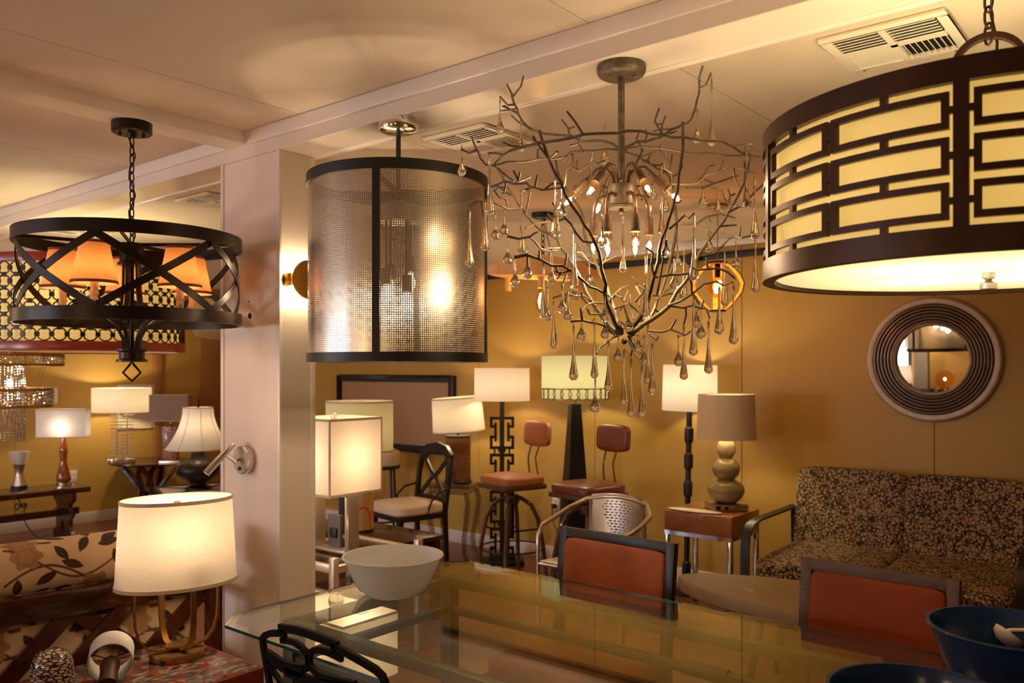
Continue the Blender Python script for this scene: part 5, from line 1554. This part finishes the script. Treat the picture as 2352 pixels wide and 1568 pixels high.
MB().lathe([(.001, .385), (.10, .385), (.104, .378), (.098, .37), (.001, .37)], 36).build('cap', 'black', t)
MB().cyl((0, 0, .38), (.004, 0, .46), .012, n=10).build('neck', 'bronze', t)
sh = round_shade(t, .20, .21, .265, .42, 'shade', 5, YEL, 'trim_c')
sh.rotation_euler = (0, -.075, 0); sh.location = (.04, 0, 0)

# fretwork floor lamp
p = at(1153, 6.45)
t = thing('fretwork_floor_lamp', 'floor lamp with black key pattern fretwork post and pinkish drum shade', 'floor lamp', (*p, 0), face(1153))
MB().box((0, 0, .02), (.34, .20, .04)).build('base', 'black', t, bevel=.004); MB().box((0, 0, .055), (.20, .12, .03)).build('base', 'black', t)
MB().box((0, 0, .66), (.036, .036, 1.24)).build('post', 'black', t)
for k in range(4):
    zt_ = 1.135-.285*k
    b = MB()
    for s in (-1, 1):
        def seg(x0, z0, x1, z1): b.b2(s*min(x0, x1), s*max(x0, x1), -.008, .008, min(z0, z1), max(z0, z1))
        w = .022
        seg(.018, zt_-w, .094, zt_); seg(.072, zt_-.085, .094, zt_); seg(.04, zt_-.085, .094, zt_-.065); seg(.04, zt_-.19, .06, zt_-.045)
        seg(.04, zt_-.165, .094, zt_-.145) if False else None
        seg(.072, zt_-.25, .094, zt_-.145); seg(.04, zt_-.167, .094, zt_-.145); seg(.018, zt_-.25, .094, zt_-.25+w)
        seg(.018, zt_-.272, .03, zt_-.25)
        seg(.05, zt_-.285, .064, zt_-.25)
    b.build('fretwork', 'black', t)
sh = round_shade(t, .212, .214, .25, 1.26, 'shade_lin', 6, WARM, None, fit=True)

# obelisk floor lamp
p = at(1320, 6.0)
t = thing('obelisk_floor_lamp', 'floor lamp with tall black obelisk base and pale shade banded by gold rings', 'floor lamp', (*p, 0), face(1320)+.35)
b = MB(); b.quadstrip([[Vector((sx*w, sy*w, z)) for sx, sy in ((-1, -1), (1, -1), (1, 1), (-1, 1))] for w, z in ((.108, .04), (.036, 1.255))], True, False, True, True)
b.build('obelisk_base', 'navy', t, smooth=0, bevel=.003)
MB().box((0, 0, .02), (.28, .28, .04)).build('plinth', 'navy', t, bevel=.004)
MB().cyl((0, 0, 1.255), (0, 0, 1.36), .012, n=12).build('neck', 'gold', t)
sh = round_shade(t, .238, .238, .31, 1.285, 'shade_g', 6, GRN, None, fit=True)
b = MB(); n = 26; zc = 1.327
for k in range(n):
    pts = []
    for i in range(16):
        q = 2*PI*i/16; a = 2*PI*k/n+.160*math.cos(q); pts.append((.245*math.cos(a), .245*math.sin(a), zc+.038*math.sin(q)))
    b.tube(pts, .0035, 5, closed=True)
b.build('ring_band', 'gold', t)
MB().ring(.248, .242, zc+.034, zc+.041, 64).build('band_rim', 'gold', t); MB().ring(.248, .242, zc-.041, zc-.034, 64).build('band_rim', 'gold', t)

# baluster floor lamp (leans slightly)
p = at(1576, 5.61)
t = thing('baluster_floor_lamp', 'floor lamp with a knobbed black baluster post behind the cherry side table', 'floor lamp', (*p, 0), face(1578))
t.rotation_euler = (0, math.radians(1.0), face(1578))
pr = [(.001, 0), (.10, 0), (.10, .02), (.04, .035), (.02, .06)]
for z in (.16, .44, .70, .885, 1.06):
    pr += [(.019, z-.055), (.028, z-.045), (.030, z-.03), (.030, z+.03), (.028, z+.045), (.019, z+.055)]
pr += [(.019, 1.22), (.001, 1.22)]
MB().lathe(pr, 16).build('post', 'black', t, smooth=30)
sh = round_shade(t, .178, .182, .305, 1.225, 'shade_w', 5, YEL, None, lz=.5)

# cherry side table with gourd lamp and oval plate
tx0, tx1, ty0, ty1 = -2.52, -2.083, 4.553, 4.95
t = thing('cherry_side_table', 'square cherry wood side table on chrome legs beside the sofa', 'table', ((tx0+tx1)/2, (ty0+ty1)/2, 0))
w, d_ = (tx1-tx0)/2, (ty1-ty0)/2
MB().b2(-w, w, -d_, d_, .520, .64).build('box_top', 'cherry', t, bevel=.003)
b = MB()
for s in (-1, 1):
    b.box((0, s*(d_-.013), .508), (2*w, .026, .024)); b.box((s*(w-.013), 0, .508), (.026, 2*d_-.052, .024))
b.build('chrome_rail', 'chrome_d', t)
for s in (-1, 1):
    for q in (-1, 1): MB().box((s*(w-.014), q*(d_-.014), .248), (.028, .028, .496)).build('leg', 'chrome_d', t, bevel=.002)
p = at(1668, 5.13)
t = thing('gourd_lamp', 'celadon triple gourd ceramic lamp with taupe shade on the cherry side table', 'table lamp', (*p, .641), face(1668)+.35)
t.scale = (.965, .965, .965)
MB().box((0, 0, .022), (.22, .18, .044)).build('base_plate', 'steel', t, bevel=.002)
b = MB(); b.box((-.085, -.0905, .024), (.03, .003, .024)); b.box((-.03, -.0905, .022), (.025, .003, .018)); b.build('base_outlet', 'black', t)
z = .044
pr = [(.001, z), (.058, z), (.072, z+.008), (.10, z+.035), (.117, z+.075), (.112, z+.105), (.085, z+.132), (.05, z+.146),
      (.062, z+.160), (.080, z+.18), (.088, z+.215), (.080, z+.248), (.055, z+.272), (.036, z+.282),
      (.048, z+.298), (.058, z+.32), (.060, z+.345), (.052, z+.375), (.034, z+.405), (.022, z+.43), (.020, z+.45), (.001, z+.45)]
MB().lathe(pr, 48).build('gourd_body', 'celadon', t, smooth=70)
MB().cyl((0, 0, z+.44), (0, 0, z+.56), .008, n=10).build('neck', 'brass', t)
sh = round_shade(t, .175, .185, .285, .448, 'shade_taupe', 8, GRN, None, lz=.45)
MB().lathe([(.169, .455), (.167, .727)], 48).build('shade_lining', 'creamcloth', sh)
p = (-2.345, 4.608)
o = thing('oval_plate', 'white oval plate lying on the left front of the cherry side table', 'plate', (*p, .641), .04)
MB().lathe([(.001, .001), (.14, .001), (.165, .005), (.168, .008), (.14, .005), (.001, .004)], 48, sx=1.05, sy=.31).build('plate_body', 'white_pl', o, smooth=60)

# perforated metal armchair
pc = ((.36+.58)/2-.01, (4.41+4.77)/2)
t = thing('metal_armchair', 'aluminium tube armchair with slotted curved back beyond the black framed chair', 'chair', (*cw(*pc), 0), TH-math.radians(38))
# faces local -y
arm = [(-.265, -.17, .0), (-.268, -.17, .50), (-.268, -.17, .58), (-.272, -.13, .635), (-.275, 0, .66), (-.262, .13, .70), (-.20, .215, .745), (-.10, .245, .765), (0, .252, .77), (.10, .245, .765), (.20, .215, .745), (.262, .13, .70), (.275, 0, .66), (.272, -.13, .635), (.268, -.17, .58), (.268, -.17, .50), (.265, -.17, 0)]
MB().tube(arm, .0135, 10).build('arm_tube', 'steel', t, smooth=60)
for s in (-1, 1): MB().tube([(s*.17, .215, .74), (s*.18, .235, .45), (s*.20, .26, 0)], .012, 8).build('rear_leg', 'steel', t)
# back plate with real slots: a strip grid with the slot cells left open
b = MB(); nx, nz = 33, 39; x0, z0_, z1_ = .165, .475, .775
def bpnt(i, j, off):
    x = -x0+2*x0*i/nx; z = z0_+(z1_-z0_)*j/nz; c = math.sqrt(max(0, .42**2-x*x))
    top_ = .0
    return Vector((x*(1-.10*(1-j/nz)), .252-(.42-c)+off-.02*(1-j/nz), z+.012*(1-(x/x0)**2)*(j/nz)))
G = {}
for off in (0, .003):
    for i in range(nx+1):
        for j in range(nz+1): G[i, j, off] = b.bm.verts.new(bpnt(i, j, off))
def hole(i, j):
    row = j//2
    if j % 2 == 0 or row < 2 or row > 16: return False
    half = 2.5+ (row-2)*.62 if row < 14 else 10-(row-14)*.5
    half = min(half, 10.5)
    k = i-nx//2+(1 if row % 2 else 0)
    return abs(i-nx/2+.5) < half+1 and k % 3 != 0
for i in range(nx):
    for j in range(nz):
        if hole(i, j): continue
        b.bm.faces.new([G[i, j, 0], G[i+1, j, 0], G[i+1, j+1, 0], G[i, j+1, 0]])
        b.bm.faces.new([G[i, j+1, .003], G[i+1, j+1, .003], G[i+1, j, .003], G[i, j, .003]])
b.build('slotted_back', 'steel', t, smooth=60)
MB().box((0, .02, .445), (.44, .42, .012)).build('seat', 'steel', t, bevel=.004)
b = MB(); b.tube([(-.265, -.17, .43), (.265, -.17, .43)], .011, 8); b.tube([(-.268, -.17, .43), (-.19, .23, .43)], .011, 8); b.tube([(.268, -.17, .43), (.19, .23, .43)], .011, 8); b.build('seat_rails', 'steel', t)

# sofa
t = thing('leaf_sofa', 'two seat sofa in black and beige leaf print on a black metal frame', 'sofa', (-1.27, 4.75, 0))
rt = Matrix.Rotation(-.16, 3, 'X')
for x in (-.30, .315):
    cushion('back_cushion', .625, .20, .53, 'leaf', t, (x, .33, .645), rt, .02, 12, 9)
    cushion('seat_cushion', .625, .74, .18, 'leaf', t, (x, -.03, .385), Matrix.Rotation(.03, 3, 'X'), .14, 12, 9)
for s in (-.655, .665):
    MB().bar([(s, -.36, 0), (s, -.37, .30), (s, -.37, .50), (s, -.355, .58), (s, -.30, .635), (s, -.20, .65), (s, .05, .653), (s, .25, .655), (s, .36, .66)], .05, .012, up=(1, 0, 0)).build('arm', 'black', t, smooth=50)
    MB().bar([(s, .36, .66), (s, .37, .4), (s, .40, 0)], .04, .014, up=(1, 0, 0)).build('rear_leg', 'black', t)
b = MB(); b.box((0.005, -.36, .27), (1.30, .03, .04)); b.box((0.005, .36, .27), (1.30, .03, .04)); b.box((-.64, 0, .27), (.03, .70, .04)); b.box((.65, 0, .27), (.03, .70, .04)); b.box((.005, 0, .275), (1.25, .66, .02))
b.build('seat_frame', 'black', t)

# oval coffee table
t = thing('oval_coffee_table', 'oval taupe coffee table in front of the leaf sofa', 'table', (-1.05, 3.86, 0))
rings = []
for sc_, z in ((.97, .38), (.995, .388), (1, .40), (1, .438), (.99, .45)):
    ring = []
    for k in range(120):
        a = 2*PI*k/120; c_, s_ = math.cos(a), math.sin(a)
        ring.append(Vector((sc_*1.0*math.copysign(abs(c_)**1.12, c_), sc_*.32*math.copysign(abs(s_)**1.12, s_), z)))
    rings.append(ring)
MB().quadstrip(rings, True, False, True, True).build('table_top', 'taupewood', t, smooth=40)
for s in (-1, 1):
    for q in (-1, 1): MB().cyl((s*.50, q*.14, .385), (s*.56, q*.17, 0), .022, .016, 12).build('leg', 'black', t)
# ------------------------------------------------------------------ far left: bench, console and lamps
t = thing('carved_bench', 'long dark mahogany bench with scroll cut plank legs along the left wall', 'bench', (-7.88, 2.55, 0), 0)
MB().b2(-.21, .21, -1.0, .86, .405, .452).build('bench_top', 'mahog', t, bevel=.004)
out = [(.20, 0), (.19, .04), (.15, .06), (.13, .10), (.135, .16), (.17, .19), (.19, .215), (.165, .24), (.13, .235), (.12, .27), (.145, .31), (.19, .325), (.205, .36), (.20, .405)]
notch = [(-.04, 0), (-.045, .08), (-.02, .14), (0, .155), (.02, .14), (.045, .08), (.04, 0)]
for y in (-.78, .72):
    poly = [(-x, z) for x, z in out][::-1]+[(x, z) for x, z in [(-p[0], p[1]) for p in []]]
    full = [(x, z) for x, z in out[::-1]] + [(.10, 0)] + notch[::-1][0:0]
    prof = [(x, z) for x, z in out]+[(-x, z) for x, z in out[::-1]]+notch
    m = Matrix.Translation((0, y+.018, 0)) @ Matrix.Rotation(PI/2, 4, 'X')
    MB().prism(prof, 0, .036, mtx=m).build('plank_leg', 'mahog', t)
MB().b2(-.02, .02, -.90, .84, .19, .25).build('stretcher', 'mahog', t)
def cable(name, label, pts):
    o = MB().tube(pts, .005, 6).build(name, 'black', None); return tag(o, label, 'cable')
def cr(pts, n=6):
    P = [Vector(p) for p in pts]; o = []
    for i in range(len(P)-1):
        a, b_, c, d = P[max(0, i-1)], P[i], P[i+1], P[min(len(P)-1, i+2)]
        for k in range(n):
            s = k/n; o.append(.5*((2*b_)+(c-a)*s+(2*a-5*b_+4*c-d)*s*s+(3*b_-a-3*c+d)*s**3))
    return o+[P[-1]]
by = 2.95
cable('power_cable', 'coiled black cable hanging under the bench to the floor', cr([(-8.13, by, .42), (-8.13, by, .40), (-8.06, by+.02, .32)]+[(-8.05+.03*math.cos(k), by+.02+.05*math.sin(k*.9), .29+.025*math.sin(k*1.9)) for k in range(9)]+[(-7.98, by+.02, .20), (-7.95, by+.05, .10), (-7.86, by+.12, .006), (-7.76, by+.30, .006)], 4))
cable('power_cable', 'thin black cable trailing down behind the left end of the bench', cr([(-8.13, 2.60, .42), (-8.10, 2.6, .38), (-8.06, 2.66, .25), (-7.95, 2.75, .12), (-7.82, 2.6, .006), (-7.7, 2.45, .006), (-7.66, 2.55, .006)], 5))

t = thing('amber_glass_lamp', 'lamp with amber glass base and white rectangular shade showing its bulb, on the bench', 'table lamp', (-7.9, 3.27, .453), TH+.15)
MB().lathe([(.001, 0), (.066, 0), (.066, .035), (.001, .04)], 24).build('base', 'chrome', t)
MB().lathe([(.050, .04), (.062, .05), (.060, .08), (.040, .16), (.027, .22), (.030, .27), (.036, .30), (.032, .34), (.022, .38), (.020, .44), (.001, .44)], 32).build('glass_body', 'amberg', t, smooth=70)
def rect_shade(t, w, d, h, z0, mat, power, col, trim='trim_c', lz=.4):
    b = MB(); r4 = [Vector((-w, -d, 0)), Vector((w, -d, 0)), Vector((w, d, 0)), Vector((-w, d, 0))]
    b.quadstrip([[p+Vector((0, 0, z)) for p in r4] for z in (z0, z0+h)], True)
    sh = b.build('lamp_shade', mat, t, smooth=0)
    for z in (z0+.004, z0+h-.004):
        b = MB(); b.box((0, -d, z), (2*w+.003, .003, .009)); b.box((0, d, z), (2*w+.003, .003, .009)); b.box((-w, 0, z), (.003, 2*d, .009)); b.box((w, 0, z), (.003, 2*d, .009)); b.build('shade_trim', trim, sh)
    spider(t, min(w, d)*.98, z0+h-.004, z0+h-.02)
    zb = z0+h*lz
    MB().lathe([(.001, zb+.045), (.018, zb+.038), (.027, zb+.015), (.027, zb), (.014, zb-.035), (.013, z0-.03)], 14).build('bulb', 'bulb' if power else 'white_pl', t)
    if power: light('lamp_light', (0, 0, zb+.01), power, col, .036, t)
    return sh
rect_shade(t, .205, .075, .255, .435, 'shade_w', 2.2, (1, .80, .68), lz=.32)

t = thing('torchiere_lamp', 'small lamp of a frosted cone on a chrome hourglass base, left on the bench', 'table lamp', (-8.0, 2.94, .453), 0)
MB().lathe([(.001, 0), (.065, 0), (.065, .03), (.001, .03)], 28).build('base', 'black', t)
MB().lathe([(.062, .03), (.052, .06), (.036, .11), (.031, .14), (.036, .17), (.052, .215), (.001, .215)], 32).build('chrome_body', 'steel', t, smooth=70)
MB().lathe([(.052, .215), (.062, .25), (.078, .31), (.081, .325)], 32).build('cone_shade', 'shade_w', t, smooth=60)
t = thing('candlestick', 'thin dark candlestick lamp on the bench at the left picture edge', 'lamp', (-7.95, 2.70, .453), 0)
MB().lathe([(.001, 0), (.055, 0), (.055, .02), (.012, .03), (.009, .06), (.009, .30), (.016, .305), (.016, .315), (.008, .32), (.008, .40), (.001, .405)], 18).build('stick', 'black', t)
MB().lathe([(.02, .22), (.02, .30)], 16).build('sleeve', 'mahog', t)

t = thing('console_table', 'round dark console table on sweeping curved legs by the left wall', 'table', (-8.0, 4.13, 0), 0)
MB().lathe([(.001, .575), (.36, .575), (.375, .582), (.38, .59), (.375, .60), (.001, .60)], 64).build('table_top', 'mahog', t, smooth=40)
for k in range(4):
    a = PI/4+k*PI/2; 
    for s in (-1, 1):
        pts = [(.30*math.cos(a), .30*math.sin(a), .575), (.20*math.cos(a+.25*s), .20*math.sin(a+.25*s), .47), (.10*math.cos(a+.5*s), .10*math.sin(a+.5*s), .32), (.10*math.cos(a+.9*s), .10*math.sin(a+.9*s), .18), (.17*math.cos(a+.7*s), .17*math.sin(a+.7*s), .06), (.24*math.cos(a+.6*s), .24*math.sin(a+.6*s), 0)]
        MB().bar(pts, .045, .022, up=(-math.sin(a), math.cos(a), 0)).build('curved_leg', 'mahog', t, smooth=50)
p = at(280, 8.05)
t = thing('crystal_rod_lamp', 'brightly lit drum lamp on two columns of stacked crystal rods', 'table lamp', (*p, .601), face(283))
MB().box((0, 0, .025), (.24, .15, .05)).build('base', 'chrome', t, bevel=.003)
for s in (-1, 1):
    MB().cyl((s*.045, 0, .05), (s*.045, 0, .49), .006, n=8).build('rod_post', 'chrome', t)
    for k in range(13):
        z = .075+.032*k
        MB().box((s*.045, 0, z), (.115, .02, .011), Matrix.Rotation(PI/2*(k % 2)*.0+.15*(k % 2), 3, 'Z')).build('crystal_bar', 'crystalbar', t)
round_shade(t, .265, .265, .23, .49, 'shade', 11, YEL, None, lz=.5)
p = at(393, 7.95)
t = thing('mosaic_lamp', 'unlit lamp with mauve rectangular shade and copper mosaic block base', 'table lamp', (*p, .601), TH+.12)
MB().box((0, 0, .018), (.19, .13, .036)).build('base', 'steel', t, bevel=.003)
MB().box((0, 0, .20), (.13, .11, .32)).build('mosaic_block', 'copper', t, bevel=.004)
MB().cyl((0, 0, .36), (0, 0, .44), .009, n=10).build('neck', 'bronze', t)
rect_shade(t, .175, .09, .25, .41, 'shade_mauve', 0, WARM, 'trim_c')

p = at(455, 6.5)
t = thing('glass_top_stand', 'small square stand, top coloured white as glass reflection, black crossing bars, left of the column', 'table', (*p, 0), TH+.5)
MB().box((0, 0, .560), (.56, .56, .016)).build('glass_top', 'white_pl', t, bevel=.003)  # white colour painted in for the reflection on dark glass
b = MB()
for s in (-1, 1):
    b.box((0, s*.282, .562), (.586, .022, .028)); b.box((s*.282, 0, .562), (.022, .542, .028))
b.build('frame', 'black', t)
b = MB()
for q in (PI/4, -PI/4): b.box((0, 0, .5695), (.76, .034, .004), q)
b.build('cross_bars', 'black', t)
for s in (-1, 1):
    for q in (-1, 1): MB().bar([(s*.22, q*.22, .55), (s*.14, q*.14, .28), (s*.22, q*.22, 0)], .03, .03, up=(0, 0, 1)).build('leg', 'black', t)
t = thing('bell_shade_lamp', 'lamp with panelled bell shade on a dark bronze urn base, left of the column', 'table lamp', (*p, .573), face(455))
MB().lathe([(.001, 0), (.10, 0), (.10, .015), (.06, .03), (.055, .045), (.10, .07), (.155, .11), (.165, .15), (.15, .19), (.10, .215), (.065, .24), (.05, .28), (.045, .34), (.001, .34)], 40).build('urn_base', 'bronze', t, smooth=60)
b = MB(); n = 48; rings = []
for i in range(11):
    f = i/10; r_ = .242*(1-f)**1.9+.112*(1-(1-f)**1.9)-.0
    rings.append([Vector((r_*(1+.0)*math.cos(2*PI*k/n), r_*math.sin(2*PI*k/n), .312+.318*f)) for k in range(n)])
b.quadstrip(rings, True); sh = b.build('lamp_shade', 'shade_w', t, smooth=60)
b = MB()
for k in range(8):
    a = 2*PI*k/8+.15; b.tube([(q[0].length*0+math.hypot(q[0].x, q[0].y)*1.004*math.cos(a), math.hypot(q[0].x, q[0].y)*1.004*math.sin(a), q[0].z) for q in rings], .0022, 5)
b.build('shade_rib', 'trim_c', sh)
for q in (rings[0], rings[-1]): MB().tube(q, .004, 6, closed=True).build('shade_trim', 'trim_c', sh)
spider(t, .11, .625, .61)
b = MB(); b.lathe([(.001, .70), (.007, .69), (.009, .675), (.005, .66), (.012, .645), (.012, .635), (.001, .63)], 12); b.build('finial', 'bronze', t)
MB().lathe([(.001, .50), (.018, .495), (.027, .47), (.027, .455), (.014, .42), (.013, .34)], 14).build('bulb', 'bulb', t)
light('lamp_light', (0, 0, .465), 2.0, WARM, .036, t)

# ------------------------------------------------------------------ what the round mirror shows: a console with lamps behind the camera
t = thing('mirror_side_console', 'dark console table behind the viewer, seen only in the round mirror', 'table', (-3.95, -3.25, 0))
MB().box((0, 0, .76), (1.5, .45, .04)).build('table_top', 'mahog', t, bevel=.004)
for s in (-1, 1):
    for q in (-1, 1): MB().box((s*.70, q*.18, .37), (.05, .05, .74)).build('leg', 'mahog', t)
t = thing('mirror_side_lamp', 'lamp with a pale tapered shade seen only in the round mirror', 'table lamp', (-4.38, -3.22, .781), 0)
MB().lathe([(.001, 0), (.09, 0), (.09, .02), (.03, .04), (.05, .08), (.03, .12), (.001, .14)], 24).build('base', 'black', t)
round_shade(t, .17, .20, .28, .12, 'shade', 4, WARM, None)
t = thing('mirror_side_post_lamp', 'dark grey post lamp seen only in the round mirror', 'table lamp', (-4.05, -3.25, .781), 0)
MB().box((0, 0, .02), (.30, .20, .04)).build('base', 'black', t)
MB().box((0, 0, .35), (.20, .10, .62)).build('post', 'grey', t)
round_shade(t, .24, .24, .26, .68, 'shade', 5, WARM, None)
t = thing('mirror_side_globe', 'amber glass globe lamp seen only in the round mirror', 'table lamp', (-3.72, -3.25, .781), 0)
MB().lathe([(.001, 0), (.10, 0), (.11, .03), (.06, .06), (.001, .06)], 24).build('base', 'mahog', t)
MB().ball((0, 0, .19), .135, 1, 28, 18).build('glass_globe', 'amberglass', t)
MB().ball((0, 0, .19), .02, 1.3, 10, 8).build('bulb', 'bulb', t)
